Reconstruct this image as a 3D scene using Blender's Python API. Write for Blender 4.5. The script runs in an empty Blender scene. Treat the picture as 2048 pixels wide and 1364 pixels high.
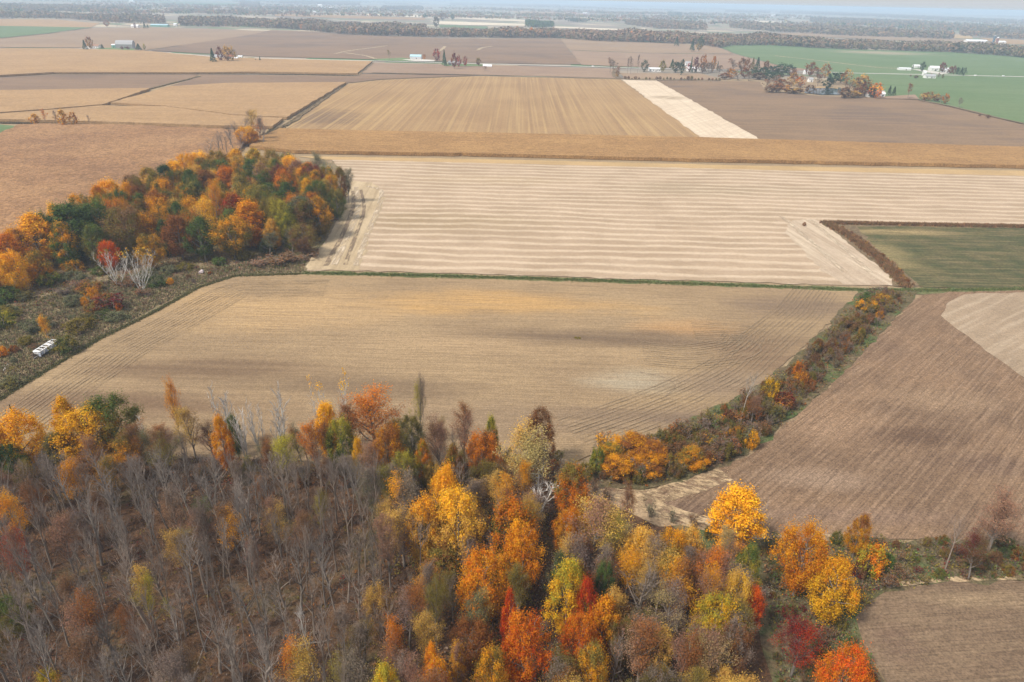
import bpy, math, random
import numpy as np
from mathutils import Matrix, Vector

# ------------------------------------------------------------------ camera, world, sun, exposure
sc = bpy.context.scene
COL = sc.collection
H = 90.0; FPX = 1365.0                       # flying height (m), focal length in photo pixels (2048 wide)
PITCH = math.radians(26.58); ROLL = math.radians(1.26)
cd = bpy.data.cameras.new('camera'); cam = bpy.data.objects.new('camera', cd); COL.objects.link(cam)
CM = Matrix.Rotation(math.pi/2-PITCH, 4, 'X') @ Matrix.Rotation(ROLL, 4, 'Z')
cam.matrix_world = Matrix.Translation((0, 0, H)) @ CM
cd.sensor_width = 36.0; cd.lens = 36.0*FPX/2048.0
cd.clip_start = 1.0; cd.clip_end = 200000.0
sc.camera = cam

SUN_EL = math.radians(52); SUN_AZ = math.radians(-125)   # azimuth from +Y clockwise: behind left of the camera
wd = bpy.data.worlds.new('World'); sc.world = wd; wd.use_nodes = True
wn = wd.node_tree; wn.nodes.clear()
sky = wn.nodes.new('ShaderNodeTexSky'); sky.sky_type = 'NISHITA'; sky.sun_disc = False
sky.sun_elevation = SUN_EL; sky.sun_rotation = SUN_AZ; sky.air_density = 1.0; sky.dust_density = 4.0; sky.ozone_density = 1.0
mixo = wn.nodes.new('ShaderNodeMix'); mixo.data_type = 'RGBA'; mixo.inputs[0].default_value = 0.72
mixo.inputs[7].default_value = (5.3, 5.5, 5.8, 1)       # even overcast cloud over the whole dome
bg = wn.nodes.new('ShaderNodeBackground'); bg.inputs[1].default_value = 0.10
wo = wn.nodes.new('ShaderNodeOutputWorld')
wn.links.new(sky.outputs[0], mixo.inputs[6]); wn.links.new(mixo.outputs[2], bg.inputs[0]); wn.links.new(bg.outputs[0], wo.inputs[0])
sl = bpy.data.lights.new('sun', 'SUN'); sl.energy = 2.9; sl.angle = math.radians(11); sl.color = (1, .94, .83)
so = bpy.data.objects.new('sun', sl); COL.objects.link(so)
so.rotation_euler = Vector((math.sin(SUN_AZ)*math.cos(SUN_EL), math.cos(SUN_AZ)*math.cos(SUN_EL), math.sin(SUN_EL))).to_track_quat('Z', 'Y').to_euler()
so.location = (0, 0, 300)
sc.view_settings.view_transform = 'Standard'; sc.view_settings.look = 'None'
sc.view_settings.exposure = 0.66; sc.view_settings.gamma = 1.0
sc.render.engine = 'CYCLES'
cy = sc.cycles; cy.use_denoising = True; cy.denoising_input_passes = 'RGB_ALBEDO_NORMAL'; cy.denoising_prefilter = 'ACCURATE'; cy.max_bounces = 5; cy.diffuse_bounces = 2; cy.glossy_bounces = 2
cy.transmission_bounces = 3; cy.volume_bounces = 1; cy.transparent_max_bounces = 6; cy.caustics_reflective = False; cy.caustics_refractive = False

# ------------------------------------------------------------------ helpers
rnd = random.Random(7); rng = np.random.default_rng(7)
R3 = np.array(CM.to_3x3())
def g(x, y, z=0.0):
    """photo pixel -> point on the level z"""
    d = R3 @ np.array([(x-1024)/FPX, -(y-682)/FPX, -1.0]); t = (z-H)/d[2]
    return np.array([d[0]*t, d[1]*t])
def depth(X, Y, Z):
    return -(R3.T @ np.array([X, Y, Z-H]))[2]
def proj(P):
    v = (np.asarray(P)-np.array([0, 0, H])) @ R3
    return 1024+FPX*v[:, 0]/-v[:, 2], 682-FPX*v[:, 1]/-v[:, 2]

def tag(o, label, cat, group=None, kind=None):
    o['label'] = label; o['category'] = cat
    if group: o['group'] = group
    if kind: o['kind'] = kind
    return o
def link(name, data, parent=None, mat=None):
    o = bpy.data.objects.new(name, data); COL.objects.link(o)
    if parent is not None: o.parent = parent
    if mat is not None and data is not None and not data.materials: data.materials.append(mat)
    return o
def mk_mesh(name, V, F, col=None, mat=None, smooth=False):
    me = bpy.data.meshes.new(name); V = np.asarray(V, np.float32); F = np.asarray(F, np.int32); n, k = F.shape
    me.vertices.add(len(V)); me.vertices.foreach_set('co', V.ravel())
    me.loops.add(n*k); me.loops.foreach_set('vertex_index', F.ravel())
    me.polygons.add(n); me.polygons.foreach_set('loop_start', np.arange(0, n*k, k, dtype=np.int32))
    if smooth: me.polygons.foreach_set('use_smooth', np.ones(n, bool))
    if col is not None:
        a = me.color_attributes.new('tint', 'FLOAT_COLOR', 'POINT')
        c = np.ones((len(V), 4), np.float32); c[:, :3] = col; a.data.foreach_set('color', c.ravel())
    if mat: me.materials.append(mat)
    me.update(calc_edges=True); return me

class NT:
    """tiny node-tree builder"""
    def __init__(s, name):
        s.m = bpy.data.materials.new(name); s.m.use_nodes = True; s.t = s.m.node_tree; s.t.nodes.clear()
        s.out = s.t.nodes.new('ShaderNodeOutputMaterial')
    def n(s, typ, **kw):
        nd = s.t.nodes.new('ShaderNode'+typ)
        for k, v in kw.items(): setattr(nd, k, v)
        return nd
    def put(s, sock, v):
        if isinstance(v, bpy.types.NodeSocket): s.t.links.new(v, sock)
        elif isinstance(v, (tuple, list)) and len(v) == 3 and sock.type == 'RGBA': sock.default_value = (*v, 1)
        else: sock.default_value = v
    def math(s, op, a, b=0.0, c=0.0, clamp=False):
        nd = s.n('Math', operation=op, use_clamp=clamp); s.put(nd.inputs[0], a); s.put(nd.inputs[1], b); s.put(nd.inputs[2], c); return nd.outputs[0]
    def vec(s, op, a, b=(0, 0, 0)):
        nd = s.n('VectorMath', operation=op); s.put(nd.inputs[0], a); s.put(nd.inputs[1], b)
        return nd.outputs[1] if op == 'LENGTH' else nd.outputs[0]
    def mix(s, f, a, b, blend='MIX'):
        nd = s.n('Mix', data_type='RGBA', blend_type=blend); s.put(nd.inputs[0], f); s.put(nd.inputs[6], a); s.put(nd.inputs[7], b); return nd.outputs[2]
    def noise(s, v, scale, detail=3.0, rough=.6):
        nd = s.n('TexNoise'); s.put(nd.inputs['Vector'], v); s.put(nd.inputs['Scale'], scale); s.put(nd.inputs['Detail'], detail); s.put(nd.inputs['Roughness'], rough); return nd.outputs[0]
    def rng(s, v, a, b, c=0.0, d=1.0, smooth=True):
        nd = s.n('MapRange', interpolation_type='SMOOTHSTEP' if smooth else 'LINEAR'); s.put(nd.inputs[0], v)
        for i, q in enumerate((a, b, c, d)): s.put(nd.inputs[1+i], q)
        return nd.outputs[0]
    def mapping(s, v, rot=0.0, scale=(1, 1, 1)):
        if rot:                                  # turn first, stretch afterwards
            r = s.n('VectorRotate', rotation_type='Z_AXIS'); s.put(r.inputs['Vector'], v); r.inputs['Angle'].default_value = rot; v = r.outputs[0]
        return s.vec('MULTIPLY', v, scale)
    def pos(s): return s.n('NewGeometry').outputs['Position']
    def surf(s, color, rough=.95, bump=None, dist=.05, strength=1.0, spec=.1, **kw):
        b = s.n('BsdfPrincipled'); s.put(b.inputs['Base Color'], color); s.put(b.inputs['Roughness'], rough); s.put(b.inputs['Specular IOR Level'], spec)
        for k, v in kw.items(): s.put(b.inputs[k.replace('_', ' ')], v)
        if bump is not None:
            bn = s.n('Bump'); s.put(bn.inputs['Height'], bump); bn.inputs['Distance'].default_value = dist; bn.inputs['Strength'].default_value = strength
            s.t.links.new(bn.outputs[0], b.inputs['Normal'])
        s.t.links.new(b.outputs[0], s.out.inputs[0]); return b

GAIN = dict(main_field_soil=(1.0, .95, .88), right_field_soil=(.98, .88, .80), trodden_earth=(.78, .74, .70), trodden_straw=(.82, .78, .74), green_crop=(.95, .88, .85), right_field_pale=(.95, .89, .82), low_field_soil=(.85, .79, .72), standing_corn=(.95, .88, .80), standing_corn_pale=(.90, .80, .68), tan_crop=(.90, .82, .74),
    stubble_rows=(.90, .83, .76), brown_soil=(.86, .78, .71), bare_purple_soil=(.84, .76, .70), mauve_stubble=(.86, .79, .73), pink_stubble=(.88, .82, .78), windrow_stubble=(1.0, .95, .93), leaf_litter=(.86, .80, .78), pale_stubble=(.98, .95, .92))
def field_mat(name, ca, cb, patch=40, rows=None, stripes=None, blobs=(), speck=.35, speck_m=.5, bump=.12, cc=None, ragged=None):
    """soil / stubble / crop.  rows=(angle, length m, width m, colour, amount); stripes=(angle, spacing m, colour, amount, waviness m, sharpness)
    blobs: (px, py, rx px, ry px, colour, strength) - patches of different soil"""
    t = NT(name); P = t.pos()
    p1 = t.noise(P, 1.0/patch, 4); c = t.mix(t.rng(p1, .36, .64), ca, cb)
    if cc is not None: c = t.mix(t.rng(t.noise(t.vec('ADD', P, (517, 91, 0)), .6/patch, 3), .5, .66), c, cc)
    wob = t.math('SUBTRACT', t.noise(t.mapping(P, 0, (.6, 1.3, 1)), .03, 6, .65), .5)
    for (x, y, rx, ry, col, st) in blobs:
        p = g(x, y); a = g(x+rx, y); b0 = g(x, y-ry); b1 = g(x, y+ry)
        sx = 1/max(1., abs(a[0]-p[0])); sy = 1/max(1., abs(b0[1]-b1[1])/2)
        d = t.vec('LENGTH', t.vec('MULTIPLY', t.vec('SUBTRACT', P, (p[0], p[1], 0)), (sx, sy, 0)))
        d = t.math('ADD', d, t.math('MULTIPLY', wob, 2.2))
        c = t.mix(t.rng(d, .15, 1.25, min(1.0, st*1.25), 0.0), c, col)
    hgt = None
    if rows:
        lst = rows if isinstance(rows, list) else [rows]
        for (ang, ln, wd_, col, amt) in lst:
            q = t.noise(t.mapping(P, -ang, (1/ln, 1/wd_, .01)), 1.0, 2, .5)
            c = t.mix(t.math('MULTIPLY', t.rng(q, .45, .66), amt), c, col)
            hgt = q if hgt is None else hgt
    if stripes:
        ang, sp, col, amt, wav, sharp = stripes
        q = t.mapping(P, -ang)
        sx = t.n('SeparateXYZ'); t.put(sx.inputs[0], q)
        w = t.math('MULTIPLY', t.math('SUBTRACT', t.noise(t.mapping(P, -ang, (1/75, 1/55, .01)), 1, 4, .6), .5), wav*2)
        w2 = t.math('MULTIPLY', t.math('SUBTRACT', t.noise(P, .9, 2), .5), sp*.16)
        ph = t.math('MULTIPLY', t.math('ADD', t.math('ADD', sx.outputs[1], w), w2), 2*math.pi/sp)
        s = t.rng(t.math('SINE', ph), .55-sharp, .55+sharp)
        s = t.math('MULTIPLY', s, t.rng(t.noise(t.mapping(P, -ang, (1/9, 1/2.2, .01)), 1, 3), .25, .55, .45, 1.0))
        s = t.math('MULTIPLY', s, t.rng(t.noise(P, .02, 2), .25, .5, .55, 1.0))
        c = t.mix(t.math('MULTIPLY', s, amt), c, col)
    sn = t.noise(P, 1/speck_m, 3, .75)
    c = t.mix(1.0, c, t.rng(sn, .3, .7, 1-speck, 1+speck, False), 'MULTIPLY')
    c = t.mix(1.0, c, t.rng(t.noise(P, .28/speck_m, 4, .7), .3, .7, 1-speck*.45, 1+speck*.45, False), 'MULTIPLY')
    if name in GAIN: c = t.mix(1.0, c, GAIN[name], 'MULTIPLY')      # overall soil tone
    h = sn if hgt is None else t.math('ADD', sn, hgt)
    b = t.surf(c, .95, h if bump else None, bump or .05)
    if ragged:                                   # loose straw / thin cover: gaps where the ground shows through
        ang, ln, wd_, lo, hi = ragged
        a = t.rng(t.noise(t.mapping(P, -ang, (1/ln, 1/wd_, .01)), 1.0, 4, .65), lo, hi)
        tr = t.n('BsdfTransparent'); mx = t.n('MixShader'); t.put(mx.inputs[0], a)
        t.t.links.new(tr.outputs[0], mx.inputs[1]); t.t.links.new(b.outputs[0], mx.inputs[2]); t.t.links.new(mx.outputs[0], t.out.inputs[0])
    return t.m

def plain(name, c, rough=.6, spec=.3, var=.15, scale=2.0):
    t = NT(name); P = t.n('TexCoord').outputs['Object']
    t.surf(t.mix(1.0, c, t.rng(t.noise(P, scale, 4), .3, .7, 1-var, 1+var, False), 'MULTIPLY'), rough, spec=spec); return t.m

LEAFY = {}
def leaf_mat():
    """leaf colour = object colour, drifting to the object's second colour from lobe to lobe; each leaf a little different"""
    t = NT('leaves'); oi = t.n('ObjectInfo'); va = t.n('VertexColor', layer_name='tint')
    s = t.n('SeparateColor'); t.put(s.inputs[0], va.outputs[0])
    c2 = t.n('Attribute', attribute_type='OBJECT', attribute_name='leaf_colour')
    c = t.mix(t.rng(s.outputs[1], .4, .75), oi.outputs['Color'], c2.outputs['Color'])
    c = t.mix(1.0, c, t.rng(s.outputs[0], 0, 1, .68, 1.32, False), 'MULTIPLY')
    hs = t.n('HueSaturation'); t.put(hs.inputs['Color'], c); t.put(hs.inputs['Hue'], t.rng(s.outputs[2], 0, 1, .485, .515, False))
    d = t.n('BsdfDiffuse'); tl = t.n('BsdfTranslucent'); mx = t.n('MixShader'); mx.inputs[0].default_value = .3
    for nd in (d, tl): t.put(nd.inputs[0], hs.outputs[0])
    t.t.links.new(d.outputs[0], mx.inputs[1]); t.t.links.new(tl.outputs[0], mx.inputs[2]); t.t.links.new(mx.outputs[0], t.out.inputs[0]); return t.m
def tint_mat(name):
    """mass vegetation: colour comes with the mesh"""
    t = NT(name); va = t.n('VertexColor', layer_name='tint'); d = t.n('BsdfDiffuse'); t.put(d.inputs[0], va.outputs[0]); t.t.links.new(d.outputs[0], t.out.inputs[0]); return t.m
def bark_mat():
    t = NT('bark'); oi = t.n('ObjectInfo'); P = t.n('TexCoord').outputs['Object']
    c = t.mix(1.0, oi.outputs['Color'], t.rng(t.noise(t.mapping(P, 0, (3, 3, .6)), 1.5, 4), .3, .7, .65, 1.35, False), 'MULTIPLY'); t.surf(c, .9, spec=.1); return t.m
M_LEAF = leaf_mat(); M_BARK = bark_mat(); M_TINT = tint_mat('vegetation')

# ------------------------------------------------------------------ ground and fields
def resample(pts, step, closed):
    out = []; n = len(pts)
    for i in range(n if closed else n-1):
        a, b = pts[i], pts[(i+1) % n]; L = np.linalg.norm(b-a); k = int(max(1, min(60, L/step)))
        out += [a+(b-a)*j/k for j in range(k)]
    if not closed: out.append(pts[-1])
    return np.array(out)
def in_poly(P, poly):
    x, y = P[:, 0], P[:, 1]; r = np.zeros(len(P), bool); j = len(poly)-1
    for i in range(len(poly)):
        xi, yi = poly[i]; xj, yj = poly[j]
        r ^= ((yi > y) != (yj > y)) & (x < (xj-xi)*(y-yi)/(yj-yi+1e-12)+xi); j = i
    return r
LAYER = [0]
def layer():
    LAYER[0] += 1; return LAYER[0]*.003          # every sheet lies a little above the one before
def gp(px): return np.array([g(*p) for p in px])
def sheet(name, px, z, mat, label, jit=.5, cat='field', height=0.0, kind='structure'):
    import bmesh
    z += layer(); P = gp(px); d = np.mean([np.hypot(*p) for p in P])
    P = resample(P, max(3.0, d/90), True)
    P = P + rng.normal(0, jit, P.shape)
    bm = bmesh.new(); vs = [bm.verts.new((p[0], p[1], z+height)) for p in P]
    f = bm.faces.new(vs); f.normal_update()
    if f.normal.z < 0: f.normal_flip()
    if height:
        lo = [bm.verts.new((p[0], p[1], z)) for p in P]
        for i in range(len(P)):
            j = (i+1) % len(P); bm.faces.new((lo[i], lo[j], vs[j], vs[i]))
    bmesh.ops.triangulate(bm, faces=[f]); bmesh.ops.recalc_face_normals(bm, faces=bm.faces[:]) if height else None
    me = bpy.data.meshes.new(name); bm.to_mesh(me); bm.free()
    o = link(name, me, mat=mat); tag(o, label, cat, kind=kind); return o
def smooth_line(P):
    if len(P) < 3: return P
    Q = np.vstack([2*P[0]-P[1], P, 2*P[-1]-P[-2]]); out = []
    for i in range(1, len(Q)-2):
        for f in np.linspace(0, 1, 9)[:-1]:
            a, b, c, d = Q[i-1], Q[i], Q[i+1], Q[i+2]; out.append(.5*(2*b+(c-a)*f+(2*a-5*b+4*c-d)*f*f+(3*b-a-3*c+d)*f**3))
    return np.array(out+[P[-1]])
def strip(name, px, w, z, mat, label, cat, jit=.15, kind='structure', step=5.0):
    P = gp(px) if not isinstance(px, np.ndarray) else px
    P = resample(smooth_line(P) if name != 'road' else P, step, False); T = np.gradient(P, axis=0); T /= np.linalg.norm(T, axis=1)[:, None]+1e-9
    N = np.stack([-T[:, 1], T[:, 0]], 1); n = len(P); z += layer()
    A = P+N*(w/2)+rng.normal(0, jit, P.shape); B = P-N*(w/2)+rng.normal(0, jit, P.shape)
    V = np.zeros((2*n, 3)); V[:n, :2] = A; V[n:, :2] = B; V[:, 2] = z
    i = np.arange(n-1); o = link(name, mk_mesh(name, V, np.stack([n+i, n+i+1, i+1, i], 1)), mat=mat); return tag(o, label, cat, kind=kind)

# far patchwork below everything
t = NT('far_farmland'); P = t.pos()
vo = t.n('TexVoronoi', distance='CHEBYCHEV', feature='F1'); t.put(vo.inputs['Vector'], t.mapping(P, .02, (1/520, 1/300, 0))); vo.inputs['Randomness'].default_value = .8
sp = t.n('SeparateColor'); t.put(sp.inputs[0], vo.outputs['Color'])
c = t.mix(t.rng(sp.outputs[0], .2, .8, smooth=False), (.30, .24, .18), (.20, .165, .14))
c = t.mix(t.rng(sp.outputs[1], .80, .82), c, (.48, .40, .28)); c = t.mix(t.rng(sp.outputs[2], .82, .84), c, (.10, .17, .07))
c = t.mix(t.rng(t.noise(P, .004, 3), .4, .6, 0, .5), c, (.23, .20, .15))
t.surf(c); M_FAR = t.m
n = 96; a = np.arange(n)*2*math.pi/n; V = np.zeros((n+1, 3)); V[:n, 0] = 60000*np.cos(a); V[:n, 1] = 60000*np.sin(a); V[:, 2] = -.35
o = link('ground', mk_mesh('ground', V, [(i, (i+1) % n, n) for i in range(n)]), mat=M_FAR); tag(o, 'flat far farmland reaching the hazy horizon', 'ground', kind='structure')

EW = 0.0; NS = math.pi/2
TAN = (.36, .255, .165)
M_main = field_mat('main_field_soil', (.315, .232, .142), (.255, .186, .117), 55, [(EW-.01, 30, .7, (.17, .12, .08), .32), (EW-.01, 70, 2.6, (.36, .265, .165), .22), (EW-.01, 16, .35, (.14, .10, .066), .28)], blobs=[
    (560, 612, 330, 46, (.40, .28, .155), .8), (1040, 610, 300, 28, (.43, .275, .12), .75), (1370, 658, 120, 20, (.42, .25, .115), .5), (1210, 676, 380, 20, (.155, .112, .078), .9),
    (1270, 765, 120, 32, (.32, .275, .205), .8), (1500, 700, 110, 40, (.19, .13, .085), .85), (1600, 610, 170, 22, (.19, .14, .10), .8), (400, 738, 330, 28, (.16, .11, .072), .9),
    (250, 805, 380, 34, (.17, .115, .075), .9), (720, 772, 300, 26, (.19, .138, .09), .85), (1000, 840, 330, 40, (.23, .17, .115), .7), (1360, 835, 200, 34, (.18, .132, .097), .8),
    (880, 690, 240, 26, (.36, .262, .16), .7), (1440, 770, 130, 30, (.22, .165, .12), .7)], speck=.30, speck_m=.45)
M_wind = field_mat('windrow_stubble', (.39, .305, .215), (.325, .25, .17), 30, (EW, 14, .8, (.27, .20, .14), .30), (EW-.012, 7.9, (.60, .50, .375), .68, 7.0, .95),
    blobs=[(860, 440, 230, 26, (.28, .215, .13), .6), (1450, 380, 230, 16, (.30, .24, .16), .6), (1150, 500, 230, 20, (.33, .25, .17), .5), (1000, 360, 200, 10, (.36, .28, .18), .5)], speck=.2)
M_head = field_mat('headland_stubble', (.43, .33, .21), (.37, .28, .175), 18, [(NS+.06, 50, 1.6, (.25, .185, .115), .45), (NS+.06, 70, 5, (.52, .41, .27), .5)], speck=.22)
M_back = field_mat('stubble_base', (.30, .22, .13), (.25, .18, .11), 40, None, speck=.3)
M_stub = field_mat('yellow_stubble', (.44, .30, .15), (.38, .26, .13), 30, (EW, 40, 1.2, (.30, .2, .1), .4), speck=.2)
M_corn = field_mat('standing_corn', (.36, .225, .10), (.31, .19, .085), 40, (EW, 60, 2.2, (.24, .14, .06), .5), speck=.42, speck_m=.9, bump=.5)
M_cornl = field_mat('standing_corn_pale', (.335, .215, .125), (.29, .18, .105), 60, None, speck=.48, speck_m=1.3, bump=.7, cc=(.25, .155, .095))
M_rows = field_mat('stubble_rows', (.36, .25, .135), (.31, .21, .115), 90, [(NS+.0, 400, 1.9, (.46, .34, .17), .55), (NS, 300, 4.5, (.25, .165, .095), .5)], speck=.2, speck_m=1.0,
    blobs=[(640, 235, 110, 22, (.17, .12, .085), .75)])
M_pale = field_mat('pale_stubble', (.56, .47, .36), (.50, .41, .31), 40, [(.9, 60, 2.4, (.68, .58, .45), .5), (NS, 300, 3.5, (.44, .35, .26), .45)], speck=.15, blobs=[(1340, 195, 40, 4, (.33, .26, .18), .8)])
M_brownR = field_mat('brown_soil', (.205, .15, .105), (.25, .18, .12), 70, (EW+.02, 90, 7, (.30, .215, .135), .5), cc=(.18, .135, .105), speck=.25, speck_m=1.0)
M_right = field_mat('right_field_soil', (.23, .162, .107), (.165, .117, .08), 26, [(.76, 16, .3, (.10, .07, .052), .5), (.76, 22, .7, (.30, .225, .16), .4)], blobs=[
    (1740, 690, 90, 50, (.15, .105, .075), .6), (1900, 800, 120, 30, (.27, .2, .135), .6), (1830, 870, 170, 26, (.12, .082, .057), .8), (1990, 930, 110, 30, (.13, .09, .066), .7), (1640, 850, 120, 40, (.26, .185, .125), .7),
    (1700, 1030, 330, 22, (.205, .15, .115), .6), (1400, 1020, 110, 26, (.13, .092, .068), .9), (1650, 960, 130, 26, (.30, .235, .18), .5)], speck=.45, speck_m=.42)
M_rpale = field_mat('right_field_pale', (.33, .26, .19), (.28, .22, .16), 30, (.62, 40, 2.2, (.42, .35, .27), .5), speck=.25)
M_low = field_mat('low_field_soil', (.225, .165, .115), (.18, .13, .092), 22, [(.1, 14, .3, (.12, .085, .06), .5), (.1, 16, .7, (.29, .22, .15), .35)], blobs=[(1950, 1200, 160, 26, (.33, .25, .165), .6), (1790, 1280, 60, 60, (.18, .125, .095), .6)], speck=.40, speck_m=.4)
M_greenR = field_mat('green_crop', (.072, .082, .036), (.115, .105, .05), 9, [(EW, 20, .9, (.05, .062, .03), .6), (EW, 30, 2.2, (.20, .16, .085), .5)], blobs=[(1770, 510, 60, 34, (.30, .25, .12), .55), (1800, 465, 130, 7, (.33, .26, .13), .7), (1760, 560, 60, 10, (.34, .27, .14), .7)], speck=.35, speck_m=.8)
M_wheat = field_mat('young_wheat', (.10, .15, .06), (.12, .165, .072), 160, (-.2, 120, 14, (.14, .19, .09), .5), speck=.15, speck_m=3, blobs=[(1765, 106, 90, 4, (.30, .25, .17), .8)])
M_purple = field_mat('bare_purple_soil', (.215, .155, .112), (.25, .18, .125), 120, (EW-.02, 160, 8, (.29, .21, .14), .5), cc=(.185, .14, .11), speck=.15, speck_m=2)
M_mauve = field_mat('mauve_stubble', (.325, .24, .16), (.285, .21, .145), 150, (.2, 200, 8, (.33, .26, .2), .4), speck=.15, speck_m=2)
M_tan = field_mat('tan_crop', (.385, .265, .145), (.345, .235, .13), 90, (.12, 160, 6, (.42, .30, .18), .45), speck=.25, speck_m=1.6, bump=.4)
M_pink = field_mat('pink_stubble', (.32, .235, .165), (.28, .20, .145), 80, (EW, 120, 5, (.24, .175, .13), .4), speck=.18, speck_m=1.5)
M_cream = field_mat('cream_stubble', (.62, .53, .40), (.56, .47, .35), 120, speck=.08, speck_m=3)
M_litter = field_mat('leaf_litter', (.125, .075, .042), (.08, .05, .032), 9, (.6, 3, 1, (.23, .125, .065), .35), cc=(.12, .095, .05), speck=.55, speck_m=.5, bump=.3)
M_meadow = field_mat('rough_meadow', (.225, .165, .10), (.165, .14, .072), 9, (.5, 9, 1.6, (.25, .195, .115), .5), cc=(.21, .135, .095), speck=.5, speck_m=.7, bump=.3)
M_verge = field_mat('verge_grass', (.105, .125, .05), (.15, .135, .062), 7, (EW, 12, 1.0, (.22, .185, .09), .4), speck=.45, speck_m=.6, bump=.2)
M_hedge = field_mat('hedge_bottom', (.105, .09, .045), (.14, .10, .058), 6, None, cc=(.085, .11, .04), speck=.5, speck_m=.7, bump=.3)
M_straw = field_mat('trodden_straw', (.56, .425, .27), (.46, .345, .215), 6, (-.5, 7, .5, (.33, .25, .165), .4), speck=.35, speck_m=.4, ragged=(-.4, 3, 1.2, .38, .60))
M_sand = field_mat('trodden_earth', (.45, .335, .215), (.33, .245, .165), 5, (-.5, 6, .6, (.25, .185, .125), .3), speck=.35, speck_m=.4, ragged=(-.4, 5, 2.5, .30, .52))
M_track = field_mat('wheel_mark', (.50, .39, .26), (.44, .34, .22), 12, None, speck=.25, ragged=(NS, 5, 2.5, .25, .6))
M_trackd = field_mat('dark_wheel_mark', (.20, .145, .10), (.24, .175, .12), 12, None, speck=.25, ragged=(NS, 6, 1.5, .36, .62))
M_swath = field_mat('straw_swath', (.53, .43, .315), (.45, .355, .255), 10, None, speck=.3, speck_m=.7, ragged=(NS, 9, 1.6, .34, .66))
M_road = field_mat('road_surface', (.52, .49, .45), (.46, .43, .40), 60, speck=.1, speck_m=1, bump=None)
M_gravel = field_mat('gravel_yard', (.55, .52, .47), (.48, .45, .40), 20, speck=.2, speck_m=1, bump=None)
M_lawn = field_mat('lawn', (.12, .18, .07), (.16, .19, .085), 25, speck=.2, speck_m=1.5)
M_ditch = field_mat('ditch_weeds', (.19, .135, .08), (.15, .11, .065), 12, None, speck=.45, speck_m=1.2, bump=.3)

SH = sheet
# near land
SH('farmland', [(-3000, 120), (3000, 170), (2400, 1100), (2300, 1700), (-600, 1900), (-900, 900)], -.2, M_back, 'tan stubble land below the fields', .1, 'ground')
SH('meadow', [(-400, 900), (-40, 835), (0, 800), (60, 762), (200, 678), (300, 630), (400, 575), (470, 552), (560, 547), (612, 545), (660, 470), (700, 380), (698, 330), (560, 318), (400, 335), (240, 420), (-20, 560), (-400, 690)], -.02, M_meadow, 'brushy brown and green meadow beside the autumn wood', cat='meadow')
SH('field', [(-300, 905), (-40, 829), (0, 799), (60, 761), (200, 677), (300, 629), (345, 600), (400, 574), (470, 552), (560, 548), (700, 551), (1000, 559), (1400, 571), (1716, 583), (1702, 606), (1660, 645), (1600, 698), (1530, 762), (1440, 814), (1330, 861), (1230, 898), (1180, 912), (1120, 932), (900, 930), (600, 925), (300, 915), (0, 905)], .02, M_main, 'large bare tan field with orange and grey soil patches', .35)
SH('grass_verge', [(606, 543), (700, 543), (1000, 551), (1400, 563), (1700, 575), (1850, 576), (2400, 574), (2400, 584), (1850, 588), (1700, 586), (1400, 574), (1000, 561), (700, 553), (600, 551)], .0, M_verge, 'narrow green grass verge between the bare field and the striped stubble', .5, 'verge')
SH('field', [(612, 541), (690, 541), (1000, 549), (1400, 562), (1700, 571), (1780, 570), (1786, 558), (1760, 535), (1700, 490), (1652, 446), (1800, 447), (2100, 452), (2500, 458), (2500, 360), (2048, 350), (1400, 335), (1000, 325), (660, 318), (690, 345), (700, 372), (690, 410), (660, 470), (625, 515)], .03, M_wind, 'pale stubble field striped with straw windrows', .4)
SH('headland', [(612, 541), (720, 541), (740, 470), (768, 400), (765, 380), (745, 366), (703, 362), (697, 390), (680, 430), (655, 475), (625, 515)], .055, M_head, 'worn tan headland curving round the wood corner', .6, 'headland')
SH('headland', [(1652, 447), (1700, 490), (1760, 535), (1786, 558), (1778, 570), (1690, 570), (1640, 540), (1605, 500), (1570, 462), (1590, 440), (1630, 438)], .055, field_mat('headland_pale', (.43, .335, .245), (.37, .28, .20), 14, [(NS+.12, 60, 2.2, (.56, .46, .34), .6), (NS+.12, 40, 1.4, (.30, .23, .16), .4)], speck=.2), 'pale driven headland beside the rusty ditch', .6, 'headland')
SH('stubble_strip', [(590, 312), (700, 314), (1000, 319), (1400, 329), (2048, 342), (2500, 351), (2500, 361), (2048, 352), (1400, 337), (1000, 327), (640, 319)], .045, M_stub, 'yellow stubble strip below the standing corn', .4)
SH('cornfield', [(500, 297), (520, 280), (560, 262), (700, 266), (1000, 271), (1400, 280), (2048, 299), (2500, 312), (2500, 347), (2048, 337), (1400, 324), (1000, 314), (700, 309), (590, 307)], .0, M_corn, 'long band of standing tan corn behind the striped stubble', .5, 'cornfield', 2.1)
SH('field', [(566, 262), (582, 246), (696, 168), (760, 160), (960, 152), (1240, 159), (1404, 276), (1000, 270), (700, 264)], .02, M_rows, 'golden corn stubble field with long straight rows', .6)
SH('field', [(1243, 159), (1312, 160), (1524, 281), (1406, 279)], .03, M_pale, 'pale cream stubble strip between golden and brown fields', .6)
SH('field', [(1312, 160), (1430, 162), (1520, 163), (1530, 183), (1640, 192), (1740, 196), (1838, 200), (1900, 214), (2048, 250), (2500, 340), (2500, 320), (2048, 298), (1524, 281)], .02, M_brownR, 'wide brown field below the pond wood', .6)
SH('field', [(1240, 146), (1400, 147), (1455, 160), (1250, 156)], .03, M_mauve, 'small mauve stubble plot below the white long shed', .6)
SH('cornfield', [(-500, 300), (0, 272), (40, 254), (100, 252), (250, 255), (440, 262), (510, 270), (480, 302), (400, 345), (240, 430), (-20, 570), (-500, 690)], .0, M_cornl, 'mottled standing corn beside the autumn wood', .6, 'cornfield', 2.0)
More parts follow.
